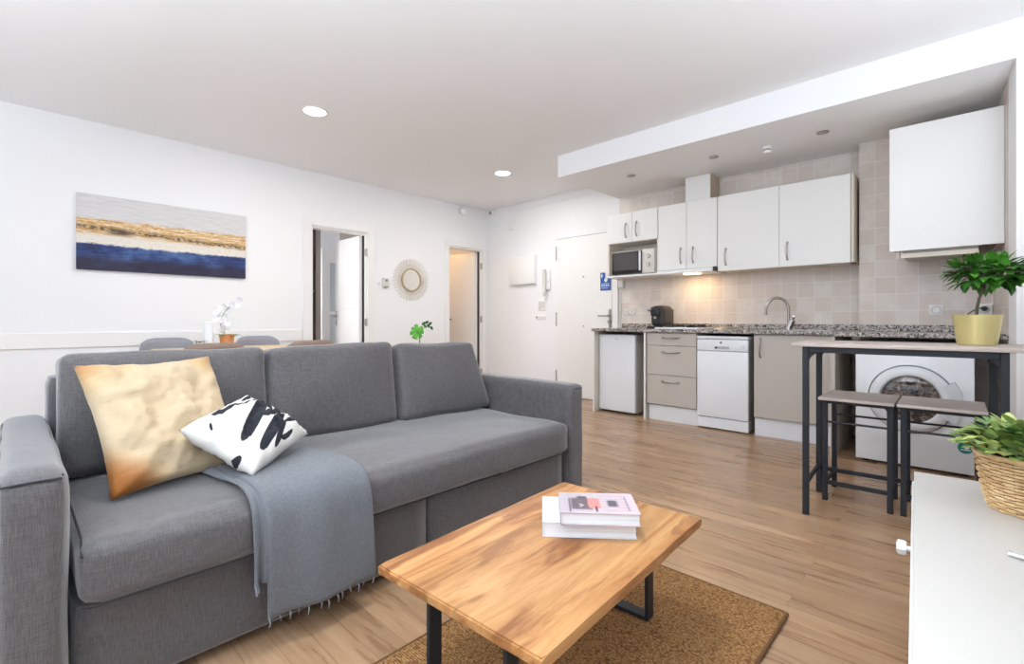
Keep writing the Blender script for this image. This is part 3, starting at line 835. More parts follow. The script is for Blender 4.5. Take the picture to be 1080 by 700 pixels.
t = unit('wall_cabinet', -2.38, -1.765, 1.53, 2.205, 'white two-door wall cabinet above the cooker hood')
obj('body', B().box(-2.38, -1.766, YF + .02, YW - .004, 1.53, 2.2), CABSIDE, t)
door(t, -2.38, -2.072, 1.525, 2.205, -2.131, 1.665)
door(t, -2.072, -1.766, 1.525, 2.205, -2.003, 1.663)
t = thing('cooker_hood', (-2.07, 4.88, 1.48), 'slim pull-out cooker hood with a warm lamp under the wall cabinets', 'cooker hood')
obj('body', B().box(-2.39, -1.80, 4.735, 5.05, 1.484, 1.522, .002, 1), CABW, t)
obj('front_rail', B().box(-2.40, -1.80, 4.715, 4.735, 1.484, 1.508, .004, 2), WHITE, t)
obj('end_cap', B().box(-1.80, -1.765, 4.715, 5.05, 1.484, 1.528, .003, 1), BLACKP, t)
obj('lamp_lens', B().box(-2.13, -1.98, 4.80, 4.88, 1.480, 1.485), emit('warm_lamp', (1, .72, .38, 1), 9), t)
l = bpy.data.lights.new('hood_lamp_light', 'AREA'); l.shape = 'RECTANGLE'; l.size = .15; l.size_y = .08; l.energy = .5; l.color = (1, .62, .28)
o = bpy.data.objects.new('hood_lamp_light', l); o.location = (-2.05, 4.86, 1.478); COL.objects.link(o)
t = unit('wall_cabinet', -1.762, -1.222, 1.48, 2.2, 'white single-door wall cabinet between the hood and the last wall cabinet')
obj('body', B().box(-1.762, -1.223, YF + .02, YW - .004, 1.482, 2.2), CABSIDE, t)
door(t, -1.762, -1.222, 1.478, 2.205, -1.684, 1.612)
t = unit('wall_cabinet', -1.222, -.672, 1.48, 2.2, 'white single-door wall cabinet at the right end of the row')
obj('body', B().box(-1.221, -.672, YF + .02, YW - .004, 1.482, 2.2), CABSIDE, t)
obj('side_panel', B().box(-.692, -.674, YF, YF + .019, 1.478, 2.205), CABSIDE, t)
door(t, -1.222, -.694, 1.478, 2.205, -1.156, 1.614)
obj('corner_bracket', B().box(-.70, -.66, YF + .03, YF + .06, 1.468, 1.481), BLACKP, t)
t = thing('flue_box', (-1.98, 4.9, 2.206), 'white boxed-in hood duct on top of the wall cabinets', 'duct')
obj('front', B().box(-2.108, -1.857, 4.80, 4.816, 2.208, ZS - .003, .002, 1), CABW, t)
SB = plain('side_board', (190, 172, 148), .5)
obj('side', B().box(-1.873, -1.857, 4.816, YW - .02, 2.208, ZS - .003), SB, t)
obj('side', B().box(-2.108, -2.092, 4.816, YW - .02, 2.208, ZS - .003), SB, t)

# boiler cupboard over the right end
t = thing('boiler_cupboard', (-.12, 4.55, 1.5), 'large white doored cupboard high on the right, above the washing machine', 'cupboard')
obj('cupboard_door', B().box(-.404, .166, 4.30, 4.318, 1.487, 2.352, .002, 1), CABW, t)
b = prism(B(), [(-.385, 4.32), (-.367, 4.32), (-.367, 4.864), (-.385, 4.864)], 1.497, 2.345)
prism(b, [(.148, 4.32), (.164, 4.32), (.128, 4.864), (.112, 4.864)], 1.497, 2.345)
prism(b, [(-.367, 4.32), (.148, 4.32), (.112, 4.864), (-.367, 4.864)], 2.327, 2.345)
obj('body', b, CABSIDE, t)
t = thing('water_heater', (-.12, 4.6, 1.45), 'underside of a white water heater with pipes below the big cupboard', 'water heater')
obj('casing', B().box(-.34, .05, 4.36, 4.80, 1.455, 2.2, .008, 2), plain('heater_grey', (196, 190, 182), .5), t)
b = B()
for x, y in ((-.34, 4.35), (-.36, 4.35)): b.cyl((x, y, 1.44), (x, y, 1.53), .008)
b.box(-.34, .05, 4.34, 4.352, 1.44, 1.47)
obj('bracket', b, CABSIDE, t)
BR = plain('brass_pipe', (120, 92, 62), .4, .8)
for i, (x, y) in enumerate(((-.02, 4.45), (.0, 4.60), (.02, 4.5))):
    obj('pipe', B().tube([(x, y, 1.46), (x, y, 1.38), (x + .015, y + .04, 1.33), (x + .02, 4.86, 1.32)], .008, 8), BR if i != 1 else STEEL, t)
t = thing('pipe_collar', (-.43, 4.86, 1.75), 'pale round wall collar partly hidden left of the big cupboard', 'collar')
obj('ring', B().lathe([(.045, 0), (.05, -.006), (.05, -.012), (.04, -.012)], (-.425, 4.87, 1.74), 28, axis='Y'), PHONE, t)
obj('cap', B().lathe([(0, -.014), (.038, -.012), (.04, -.002)], (-.425, 4.87, 1.74), 28, axis='Y'), CABSIDE, t)

# sockets
def socket(x, y, z, lab, w=.085, group=None):
    t = thing('wall_socket', (x, y, z - w / 2), lab, 'socket', group=group)
    obj('plate', B().box(x - w / 2, x + w / 2, y - .01, y, z - .0425, z + .0425, .006, 2), TRIM, t)
    obj('insert', B().lathe([(.0, -.004), (.02, -.005), (.022, -.012), (.03, -.014), (.031, -.009)], (x, y, z), 24, axis='Y'), PHONE, t)
    for dx in (-.009, .009): obj('hole', B().cyl((x + dx, y - .005, z), (x + dx, y - .0045 - .004, z), .0028, n=8), BLACKP, t)
    return t
socket(-.176, 4.87, 1.08, 'white round-holed socket on the tiles left of the small potted tree')
t = socket(.085, 4.87, 1.08, 'white wall socket with a plug in it behind the small potted tree')
t = thing('power_plug', (.07, 4.84, 1.06), 'black plug with a cable in the socket behind the potted tree', 'plug')
obj('plug', B().cyl((.085, 4.855, 1.085), (.085, 4.815, 1.085), .017, n=14), BLACKP, t)
obj('cable', B().tube([(.085, 4.815, 1.085), (.06, 4.80, 1.09), (.03, 4.81, 1.075), (.0, 4.83, 1.05), (-.01, 4.838, .99), (-.01, 4.84, .97)], .004, 6), BLACKP, t)
t = thing('wall_socket', (-2.93, YW, 1.07), 'cream double socket on the tiles left of the coffee machine', 'socket')
obj('plate', B().box(-2.985, -2.83, YW - .01, YW, 1.065, 1.145, .005, 2), PHONE, t)
for x in (-2.945, -2.87): obj('insert', B().lathe([(0, -.004), (.02, -.005), (.022, -.012), (.028, -.013), (.029, -.009)], (x, YW, 1.105), 20, axis='Y'), TRIM, t)
t = thing('cable_box', (-2.98, YW, 1.42), 'small white cable box under the left wall cabinet', 'junction box')
obj('body', B().box(-3.035, -2.965, YW - .05, YW, 1.39, 1.47, .005, 2), PHONE, t)
obj('conduit', B().box(-3.035, -3.02, YW - .012, YW, .97, 1.39), PHONE, t)

# coffee machine
t = thing('coffee_machine', (-2.36, 4.8, CT1), 'small black capsule coffee machine on the worktop', 'coffee machine')
mx, my = -2.365, 4.74
b = B().soft(mx - .075, mx + .075, my - .06, my + .17, CT1 + .03, CT1 + .235, .035, (.0, 0, .01), n=10)
obj('body', b, plain('coffee_black', (52, 50, 52), .35), t)
obj('head', B().soft(mx - .05, mx + .05, my - .12, my - .02, CT1 + .13, CT1 + .23, .025, n=8), BLACKP, t)
obj('drip_tray', B().box(mx - .06, mx + .06, my - .15, my + .02, CT1, CT1 + .028, .008, 2), BLACKP, t)
obj('lever', B().tube([(mx - .085, my + .02, CT1 + .18), (mx - .09, my - .08, CT1 + .195), (mx - .03, my - .13, CT1 + .2)], .008, 8), STEEL, t)
obj('spout', B().cyl((mx, my - .095, CT1 + .13), (mx, my - .095, CT1 + .105), .014), STEEL, t)
obj('water_tank', B().box(mx - .055, mx + .055, my + .172, my + .23, CT1 + .01, CT1 + .21, .01, 2), plain('smoked_tank', (80, 76, 76), .15), t)
obj('base', B().box(mx - .06, mx + .06, my + .02, my + .165, CT1, CT1 + .035, .006, 2), BLACKP, t)
# hob
t = thing('hob', (-2.08, 4.72, CT1), 'white enamel gas hob with black rings on the worktop under the hood', 'hob')
obj('plate', B().box(-2.30, -1.86, 4.50, 4.98, CT1, CT1 + .018, .006, 2), WHITE, t)
for x, y in ((-2.19, 4.62), (-2.19, 4.86), (-1.97, 4.62), (-1.97, 4.86)):
    bn = obj('burner', B().lathe([(0, .026), (.03, .026), (.034, .02), (.05, .018), (.05, 0)], (x, y, CT1 + .018), 20), BLACKP, t)
    b = B()
    for k in range(4):
        a = k * PI / 2 + PI / 4; b.box(0, 0, 0, 0, 0, 0) if 0 else b.tube([(x + .03 * math.cos(a), y + .03 * math.sin(a), CT1 + .05), (x + .075 * math.cos(a), y + .075 * math.sin(a), CT1 + .05), (x + .08 * math.cos(a), y + .08 * math.sin(a), CT1 + .018)], .004, 6)
    obj('pan_support', b, BLACKP, bn)
for i in range(2): obj('knob', B().cyl((-2.24 + .3 * i, 4.53, CT1 + .018), (-2.24 + .3 * i, 4.53, CT1 + .042), .016), BLACKP, t)
t = thing('pan_lid', (-1.68, 4.75, CT1), 'flat steel pan lid lying on the worktop right of the hob', 'pan lid')
obj('lid', B().lathe([(0, .028), (.06, .026), (.11, .016), (.13, .004), (.132, 0)], (-1.66, 4.74, CT1), 32), STEEL, t)
obj('knob', B().lathe([(.008, .026), (.008, .036), (.016, .040), (0, .046)], (-1.66, 4.74, CT1), 16), BLACKP, t)

# ------------------------------------------------------------------ dining corner behind the sofa
TT = .762
t = thing('dining_table', (-4.52, 1.2, 0), 'light wood topped dining table between sofa and left wall', 'table')
PALEW = grey_wood('pale_oak', (206, 178, 140), (226, 204, 170), PI / 2)
obj('tabletop', B().box(-4.95, -4.10, .80, 1.98, TT - .03, TT, .004, 2), PALEW, t)
for sx in (-4.88, -4.17):
    for sy in (.88, 1.90):
        obj('leg', B().cyl((sx, sy, 0), (sx + (.03 if sx < -4.5 else -.03), sy + (.03 if sy < 1 else -.03), TT - .03), .016, .026, 14), PALEW, t)
SHG = plain('grey_shell', (150, 150, 158), .45); SHB = plain('taupe_shell', (142, 120, 106), .5)
def make_chair(loc, rz, mat, lab):
    """moulded shell chair on four splayed wooden legs, facing local +Y"""
    t = thing('dining_chair', (loc[0], loc[1], 0), lab, 'chair', rz, 'moulded shell dining chairs')
    b = B(); nu, nv = 17, 22; g = []
    for j in range(nv):
        v = j / (nv - 1)
        row = []
        for i in range(nu):
            u = -1 + 2 * i / (nu - 1)
            # centre line: seat front -> seat back -> up the back
            if v < .5:
                s_ = v / .5; y = .23 - .38 * s_; z = .455 - .022 * math.sin(s_ * PI) + .01 * (1 - s_)
                w = .215 + .01 * math.sin(s_ * PI)
                z += .03 * abs(u) ** 2.5 * s_ + .006
            else:
                s_ = (v - .5) / .5; a = min(1, s_ * 2.2)
                y = -.15 - .075 * math.sin(a * PI / 2) - .045 * s_; z = .445 + .40 * s_ ** 1.15 + .0
                w = .225 - .02 * s_ - .055 * max(0, s_ - .8) * 5 * max(0, s_ - .8)
                y += .085 * abs(u) ** 2.2 * (1 - .35 * s_)
                z -= .045 * abs(u) ** 5 * s_
            row.append(b.bm.verts.new((u * w, y, z)))
        g.append(row)
    for j in range(nv - 1):
        for i in range(nu - 1): b.bm.faces.new((g[j][i], g[j][i + 1], g[j + 1][i + 1], g[j + 1][i]))
    o = obj('shell', b, mat, t, smooth=True, world=False)
    m = o.modifiers.new('thick', 'SOLIDIFY'); m.thickness = .008; m.offset = 0
    for sx in (-1, 1):
        for sy in (-1, 1):
            obj('leg', B().cyl((sx * .21, sy * .20 - .0, 0), (sx * .13, sy * .12, .45), .009, .014, 12), PALEW, t, world=False)
    obj('brace', B().tube([(-.15, -.14, .36), (.15, .14, .36)], .005, 6).tube([(-.15, .14, .36), (.15, -.14, .36)], .005, 6), BLACKM, t, world=False)
make_chair((-4.97, .97), R(-90), SHG, 'grey shell dining chair at the wall side of the table, left of the orchid')
make_chair((-4.97, 1.72), R(-90), SHG, 'grey shell dining chair at the wall side of the table, right of the orchid')
make_chair((-4.02, .98), R(90), SHB, 'taupe brown shell chair with its back to the sofa, in front of the orchid')
make_chair((-4.02, 1.66), R(90), SHB, 'taupe brown shell chair with its back to the sofa, nearest the open white doorway')

random.seed(11)
def leaf(b, base, d, up, L, W, droop=.25, cup=.15, nseg=5, mi=0, notch=False):
    d = Vector(d).normalized(); up = Vector(up)
    sd = d.cross(up)
    if sd.length < 1e-4: sd = d.orthogonal()
    sd.normalize(); n = sd.cross(d).normalized()
    rows = []
    for i in range(nseg + 1):
        s_ = i / nseg
        w = W * .5 * math.sin(PI * min(1, s_ ** .8 * .97 + .03)) if not notch else W * .5 * math.sin(PI * min(1, s_ ** .6 * .95 + .05))
        c = Vector(base) + d * (L * s_) - n * (droop * L * s_ * s_)
        rows.append([b.bm.verts.new(c - sd * w + n * cup * w), b.bm.verts.new(c), b.bm.verts.new(c + sd * w + n * cup * w)])
    for a, c in zip(rows, rows[1:]):
        for k in range(2):
            f = b.bm.faces.new((a[k], a[k + 1], c[k + 1], c[k])); f.material_index = mi

# orchid in a terracotta pot
TERRA = plain('terracotta', (206, 140, 92), .7); PETAL = plain('white_petal', (238, 236, 238), .6)
t = thing('potted_orchid', (-4.45, 1.21, TT), 'white orchid in a small terracotta pot on the dining table', 'plant')
obj('pot', B().lathe([(0, 0), (.042, 0), (.054, .105), (.058, .105), (.058, .125), (.051, .125), (.049, .10), (0, .10)], (-4.45, 1.235, TT), 24), TERRA, t)
b = B()
for a in range(5):
    an = a * 1.3 + .4; leaf(b, (-4.45, 1.235, TT + .115), (math.cos(an), math.sin(an), .30), (0, 0, 1), .12, .055, .35)
obj('leaves', b, LEAFG, t, recalc=False)
b = B(); stem = []
for k in range(12):
    s_ = k / 11
    stem.append((-4.45 + .03 * s_, 1.235 - .06 * math.sin(s_ * PI) + .05 * s_ ** 2, TT + .10 + .29 * s_))
b.tube(stem, .003, 6); obj('stem', b, LEAFG, t)
b = B()
for k in range(20):
    p = Vector(stem[2 + (k * 9) // 19]) + Vector((random.uniform(-.035, .035), random.uniform(-.045, .05), random.uniform(-.02, .03)))
    n = Vector((random.uniform(.3, 1), random.uniform(-.8, .1), random.uniform(-.2, .6))).normalized()
    s1 = n.orthogonal().normalized(); s2 = n.cross(s1)
    for q in range(5):
        a = q * 2 * PI / 5; leaf(b, p, s1 * math.cos(a) + s2 * math.sin(a) + n * .25, n, .030, .028, .1, .2, 3)
obj('flowers', b, PETAL, t, recalc=False)
t = thing('cylinder_vase', (-4.42, 1.095, TT), 'tall plain white cylinder vase beside the orchid', 'vase')
obj('body', B().lathe([(0, 0), (.033, 0), (.034, .006), (.034, .225), (.031, .228), (.029, .22), (.029, .05), (0, .05)], (-4.42, 1.095, TT), 28), WHITE, t)
t = thing('glass_jar_plant', (-4.42, 1.035, TT), 'tiny green plant in a clear glass left of the white vase', 'plant')
GL = M('clear_glass', (1, 1, 1, 1), .03, Transmission_Weight=1.0, IOR=1.3).m
obj('glass', B().lathe([(0, 0), (.027, 0), (.03, .08), (.028, .08), (.025, .004), (0, .004)], (-4.42, 1.035, TT), 20), GL, t)
b = B()
for k in range(7):
    a = k * .9; leaf(b, (-4.42, 1.035, TT + .06), (math.cos(a), math.sin(a), .5), (0, 0, 1), .075, .022, .3)
obj('leaves', b, LEAFG, t, recalc=False)

# monstera stem on a stand behind the sofa
t = thing('plant_stand', (-4.85, 3.44, 0), 'small round white side table behind the sofa holding a leaf vase', 'side table')
obj('top', B().lathe([(0, .50), (.17, .50), (.175, .508), (.175, .518), (.17, .525), (0, .525)], (-4.85, 3.44, 0), 32), TRIM, t)
for k in range(3):
    a = k * 2 * PI / 3; obj('leg', B().cyl((-4.85 + .15 * math.cos(a), 3.44 + .15 * math.sin(a), 0), (-4.85 + .09 * math.cos(a), 3.44 + .09 * math.sin(a), .50), .011, n=12), TRIM, t)
t = thing('monstera_vase', (-4.85, 3.44, .525), 'bright green monstera leaves in a slim vase behind the sofa, under the sunburst mirror', 'plant')
obj('vase', B().lathe([(0, 0), (.045, 0), (.05, .05), (.03, .12), (.016, .17), (.018, .19), (.013, .19), (.010, .15), (0, .15)], (-4.85, 3.44, .525), 24), WHITE, t)
def monstera(b, c, R_, nrm, upd):
    nrm = Vector(nrm).normalized(); upd = Vector(upd); sx = upd.cross(nrm).normalized(); uy = nrm.cross(sx).normalized()
    pts = []; N = 90
    for k in range(N):
        a = 2 * PI * k / N
        r = R_ * (1 - .18 * math.cos(a) ) * (.9 + .1 * math.cos(2 * a))
        if abs(a - PI) > .35 and a > .5 and a < 2 * PI - .5:
            w = math.sin(a * 7.5); r *= 1 - .38 * max(0, w) ** 6 * 1
        if a < .35 or a > 2 * PI - .35: r *= .45 + 1.4 * min(a, 2 * PI - a)
        pts.append(Vector(c) + sx * r * math.sin(a) + uy * r * math.cos(a) + nrm * (.12 * R_ * math.cos(2 * a)))
    cv = b.bm.verts.new(Vector(c) + nrm * .05 * R_)
    vs = [b.bm.verts.new(p) for p in pts]
    for k in range(N): b.bm.faces.new((cv, vs[k], vs[(k + 1) % N]))
b = B(); monstera(b, (-4.80, 3.38, .880), .098, (.85, -.45, .25), (.2, .3, .95))
obj('leaf', b, MONST, t, recalc=False)
b = B()
for k in range(7):
    s_ = k / 6; p = Vector((-4.83, 3.44, .91)) + Vector((.0, .15 * s_, .02 + .03 * math.sin(s_ * PI)))
    leaf(b, p, (.3, .5, .55 if k % 2 else -.75), (1, -.4, .2), .060, .036, .15)
obj('leaf', b, leafm('dark_monstera', (28, 74, 36), (60, 120, 60), .4), t, recalc=False)
obj('stem', B().tube([(-4.85, 3.44, .62), (-4.845, 3.44, .74), (-4.83, 3.42, .82), (-4.80, 3.40, .84)], .004, 6).tube([(-4.85, 3.44, .65), (-4.84, 3.45, .80), (-4.83, 3.46, .90), (-4.83, 3.59, .94)], .0035, 6), LEAFG, t)

# ------------------------------------------------------------------ sofa
t = thing('sofa', (-2.06, 1.09, 0), 'long charcoal grey linen sofa bed with pull-out base', 'sofa')
sofa = t
BX0, BX1 = -2.56, -1.60
ARMH = .65
b = B().soft(-2.56, -1.545, -.03, .095, .04, ARMH, .04, (.004, .006, .006), n=16, nz=.004)
la = obj('arm', b, SOFA, t, smooth=True)
b = B().soft(-2.56, -1.545, 2.085, 2.195, .04, ARMH, .022, (.0, .003, .004), n=16, nz=.003, seed=3)
ra = obj('arm', b, SOFA, t, smooth=True)
for (y0, y1, a) in ((-.03, .095, la), (2.085, 2.195, ra)):
    x = -1.549
    obj('seam', B().tube([(x, y0 + .012, ARMH - .022), (x + .003, (y0 + y1) / 2, ARMH - .02), (x, y1 - .012, ARMH - .022)], .0028, 6)
        .tube([(x - .02, y0 + .010, ARMH - .02), (-2.5, y0 + .008, ARMH - .02)], .0025, 6).tube([(x - .02, y1 - .010, ARMH - .02), (-2.5, y1 - .008, ARMH - .02)], .0025, 6), PIPE, a)
obj('base', B().soft(-2.50, BX1, .105, 1.175, .035, .292, .015, n=10), SOFA, t, smooth=True)
po = obj('pull_out_base', B().soft(-2.50, BX1 + .008, 1.185, 2.072, .035, .292, .02, (.006, 0, 0), n=12), SOFA, t, smooth=True)
sc_ = obj('seat_cushion', B().soft(-2.34, -1.545, .108, 2.078, .29, .452, .042, (.012, 0, .018), n=30, nz=.010, seed=5), SOFA, t, smooth=True)
obj('seam', B().tube([(-1.556, .118, .425), (-1.62, .121, .452), (-2.2, .121, .452)], .0028, 6).tube([(-1.56, .118, .30), (-1.548, .14, .30), (-1.548, 2.06, .30)], .003, 6), PIPE, sc_)
obj('back_frame', B().soft(-2.56, -2.40, .088, 2.10, .04, .80, .03, n=14), SOFA, t, smooth=True)
def back_cushion(y0, y1, h, lean, x, r, seed, top_in=(0, 0), thick=.17):
    b = B().soft(-thick / 2, thick / 2, y0, y1, 0, h, r, (.028, .0, .004), n=22, nz=.012, seed=seed)
    for v in b.bm.verts:
        z = v.co.z / h
        f_ = (v.co.y - y0) / (y1 - y0); v.co.y += z * (top_in[0] * (1 - f_) - top_in[1] * f_)
        v.co.x -= .02 * math.sin(z * PI) * 0
    b.transform(Matrix.Translation((x, 0, .452)) @ Matrix.Rotation(-lean, 4, 'Y'))
    return b
c1 = obj('back_cushion', back_cushion(.105, .775, .425, R(7), -2.275, .032, 7), SOFA, t, smooth=True)
c2 = obj('back_cushion', back_cushion(.785, 1.425, .425, R(7), -2.275, .032, 17), SOFA, t, smooth=True)
c3 = obj('back_cushion', back_cushion(1.435, 2.08, .415, R(13), -2.225, .03, 27, (.02, .075), .15), SOFA, t, smooth=True)
for c in ():
    pass
for (x, y) in ((-1.68, .06), (-2.5, .06), (-1.68, 2.13), (-2.5, 2.13)):
    obj('foot', B().cyl((x, y, 0), (x, y, .05), .02), BLACKP, t)

# ---- cushions
def pillow(w, h, th, pinch=.07, n=30, wr=.012, seed=0, fold=0):
    b = B()
    sides = []
    for sgn in (1, -1):
        g = []
        for j in range(n + 1):
            v = -1 + 2 * j / n; row = []
            for i in range(n + 1):
                u = -1 + 2 * i / n
                x = u * w / 2 * (1 - pinch * (1 - v * v)); z = v * h / 2 * (1 - pinch * (1 - u * u))
                prof = max(0, (1 - u ** 4) * (1 - v ** 4)) ** .55
                q = Vector((u * 2.2 + seed, v * 2.2, sgn * 1.0))
                y = sgn * (th / 2 * prof + wr * noise.noise(q * 1.3) * prof + wr * .5 * noise.noise(q * 4) * prof)
                # tension wrinkles from the corners
                y += sgn * wr * .5 * math.sin(10 * (abs(u) - abs(v)) + seed) * prof * (abs(u) * abs(v)) ** 1.0
                row.append((x, y, z))
            g.append(row)
        sides.append(g)
    va = [[b.bm.verts.new(p) for p in r] for r in sides[0]]
    vb = [[va[j][i] if i in (0, n) or j in (0, n) else b.bm.verts.new(sides[1][j][i]) for i in range(n + 1)] for j in range(n + 1)]
    for j in range(n):
        for i in range(n):
            b.bm.faces.new((va[j][i], va[j + 1][i], va[j + 1][i + 1], va[j][i + 1]))
            b.bm.faces.new((vb[j][i], vb[j][i + 1], vb[j + 1][i + 1], vb[j + 1][i]))
    return b

def cream_velvet():
    m = M('gold_cream_velvet', srgb(226, 196, 150), .6, spec=.3)
    v = m.coord()
    n1 = m.noise(v, 4.0, 4, .6); n2 = m.noise(m.coord((4, 4, 30), (0, .3, 0)), 2, 5, .65)
    # darker amber towards the corners, brownest at one
    sp = m.sep(v)
    d = m.math('ADD', m.math('ABSOLUTE', sp[0]), m.math('ABSOLUTE', sp[2]))
    edge = m.math('ADD', m.maprange(d, .22, .48), m.math('MULTIPLY', m.math('SUBTRACT', n1, .5), .9))
    c = m.ramp(edge, [(.15, srgb(186, 166, 136)), (.45, srgb(184, 154, 112)), (.75, srgb(170, 122, 70)), (1, srgb(150, 98, 46))])
    c = m.mix(m.math('MULTIPLY', m.maprange(n2, .4, .7), .3), c, srgb(196, 178, 148))
    cd = m.math('ADD', m.math('ADD', sp[0], sp[2]), m.math('MULTIPLY', m.math('SUBTRACT', n1, .5), .12))
    c = m.mix(m.maprange(cd, -.36, -.24, .85, 0, True), c, srgb(150, 88, 28))
    m.color(c); m.b.inputs['Sheen Weight'].default_value = .4; m.b.inputs['Sheen Roughness'].default_value = .3
    m.bump(m.math('ADD', n2, m.math('MULTIPLY', n1, .6)), .35, .01)
    return m.m
def place(b, loc, ex, ez):
    """local x -> ex, local z -> ez (made square), y = ez x ex"""
    ex = Vector(ex).normalized(); ez = Vector(ez); ez = (ez - ex * ez.dot(ex)).normalized(); ey = ez.cross(ex)
    Mx = Matrix((ex, ey, ez)).transposed().to_4x4(); Mx.translation = Vector(loc)
    return Mx
def posed(name, b, mat, loc, ex, ez, label, cat):
    o = obj(name, b, mat, None, smooth=True)
    Mx = place(None, loc, ex, ez)
    o.location = Mx.translation; o.rotation_euler = Mx.to_euler()
    return tag(o, label, cat)
posed('throw_pillow', pillow(.42, .48, .13, .075, 34, .028, 3), cream_velvet(), (-2.02, .375, .662), (-.085, .374, .004), (-.27, -.01, .367),
      'large cream and gold velvet cushion leaning on the left of the sofa', 'cushion')

def blob_mat():
    m = M('black_white_print', srgb(236, 234, 228), .8, spec=.2)
    v = m.coord(); sp = m.sep(v)
    n = m.noise(m.coord((1, 0, 1)), 9, 2)
    W = 1.0
    # stroke centre, half length, half width, angle
    el = [(0.019, 0.096, 0.089, 0.019, -11), (0.036, 0.021, 0.144, 0.025, 22), (0.013, -0.066, 0.109, 0.022, 18), (0.089, -0.007, 0.057, 0.021, 0), (0.119, -0.076, 0.038, 0.022, 2), (0.172, 0.033, 0.048, 0.022, -112), (0.12, 0.029, 0.022, 0.014, -117), (0.121, 0.108, 0.032, 0.01, -10), (0.186, 0.108, 0.024, 0.01, -29), (0.181, -0.025, 0.02, 0.016, -2), (-0.172, -0.063, 0.022, 0.016, -50), (-0.186, 0.059, 0.017, 0.016, -105), (-0.184, -0.123, 0.015, 0.01, -34), (0.019, -0.093, 0.063, 0.012, 25), (0.039, -0.111, 0.033, 0.01, 3), (-0.118, 0.074, 0.01, 0.005, -112)]
    out = None
    for cx, cz, a, c_, ang in el:
        co, si = math.cos(R(ang)), math.sin(R(ang)); a *= 1.12; c_ *= .9
        dx = m.math('ADD', sp[0], -cx * W); dz = m.math('ADD', sp[2], -cz * W)
        p = m.math('ADD', m.math('MULTIPLY', dx, co / (a * W)), m.math('MULTIPLY', dz, si / (a * W)))
        q = m.math('ADD', m.math('MULTIPLY', dx, -si / (c_ * W)), m.math('MULTIPLY', dz, co / (c_ * W)))
        r = m.math('ADD', m.math('POWER', m.math('ABSOLUTE', p), 2.6), m.math('MULTIPLY', q, q))
        out = r if out is None else m.math('MINIMUM', out, r)
    out = m.math('ADD', out, m.math('MULTIPLY', m.math('SUBTRACT', n, .5), .3))
    m.color(m.mix(m.maprange(out, .92, 1.05), srgb(40, 42, 50), srgb(212, 210, 205)))
    m.bump(m.noise(m.coord(), 14, 3), .4, .006)
    return m.m
posed('throw_pillow', pillow(.335, .285, .12, .045, 34, .028, 9), blob_mat(), (-1.865, .590, .600), (-.20, .27, .06), (-.20, -.08, .14),
      'smaller white cushion with black brush shapes lying against the cream one', 'cushion')

# ---- throw blanket
def blanket(path, ya, yb, th, seed, fy=0):
    """path: list of (x, z); ya/yb give the side edges along it; closed slab with soft folds"""
    b = B(); L = [0]
    for p, q in zip(path, path[1:]): L.append(L[-1] + math.dist(p, q))
    n = 60; m_ = 26; pos = []
    def at(s_):
        for k in range(len(path) - 1):
            if s_ <= L[k + 1] or k == len(path) - 2:
                f = (s_ - L[k]) / (L[k + 1] - L[k]); f = max(0, min(1, f))
                return [path[k][i] + (path[k + 1][i] - path[k][i]) * f for i in (0, 1)]
    P_ = [at(L[-1] * k / n) for k in range(n + 1)]
    for _ in range(5):
        P_ = [P_[0]] + [[(P_[k - 1][i] + 2 * P_[k][i] + P_[k + 1][i]) / 4 for i in (0, 1)] for k in range(1, n)] + [P_[-1]]
    top = []; bot = []
    for k in range(n + 1):
        s_ = k / n; a = P_[max(0, k - 1)]; c = P_[min(n, k + 1)]
        tx, tz = c[0] - a[0], c[1] - a[1]; l = math.hypot(tx, tz); nx, nz_ = -tz / l, tx / l
        if nx < 0 and s_ > .6: nx, nz_ = -nx, -nz_
        if nz_ < 0 and s_ <= .6: nx, nz_ = -nx, -nz_
        rt, rb = [], []
        for j in range(m_ + 1):
            u = j / m_; y = ya(s_) + (yb(s_) - ya(s_)) * u
            hang = max(0, s_ - .5) * 2
            off = .010 * noise.noise(Vector((s_ * 3, u * 3 + seed, 1))) + hang * (.012 * (1 + math.sin(u * 9 + seed + s_ * 1.5)))
            off = max(off, -.002) + .003
            ed = min(u, 1 - u); t_ = th * min(1, (ed * 18) ** .5 + .25)
            rt.append(b.bm.verts.new((P_[k][0] + nx * (off + t_), y, P_[k][1] + nz_ * (off + t_))))
            rb.append(b.bm.verts.new((P_[k][0] + nx * off, y, P_[k][1] + nz_ * off)))
        top.append(rt); bot.append(rb)
    for k in range(n):
        for j in range(m_):
            b.bm.faces.new((top[k][j], top[k][j + 1], top[k + 1][j + 1], top[k + 1][j]))
            b.bm.faces.new((bot[k][j], bot[k + 1][j], bot[k + 1][j + 1], bot[k][j + 1]))
        b.bm.faces.new((top[k][0], top[k + 1][0], bot[k + 1][0], bot[k][0]))
        b.bm.faces.new((top[k][-1], bot[k][-1], bot[k + 1][-1], top[k + 1][-1]))
    b.bm.faces.new(top[0][::-1] + bot[0]); b.bm.faces.new(top[-1] + bot[-1][::-1])
    ends = [v.co.copy() for v in bot[-1]]
    return b, ends
t = thing('throw_blanket', (-1.8, .68, .48), 'blue-grey wool throw with fringe hanging over the sofa seat', 'blanket')
path = [(-2.13, .478), (-1.9, .482), (-1.64, .484), (-1.56, .472), (-1.530, .44), (-1.520, .38), (-1.518, .3), (-1.522, .2), (-1.530, .105)]
lerp = lambda a, c, f: a + (c - a) * f
b, ends = blanket(path, lambda s_: lerp(.475, .515, min(1, s_ / .5)) + .03 * max(0, s_ - .5), lambda s_: lerp(.82, .865, min(1, s_ / .5)) + .05 * max(0, s_ - .5), .012, 2)
obj('cloth', b, SLIP, t, smooth=True)
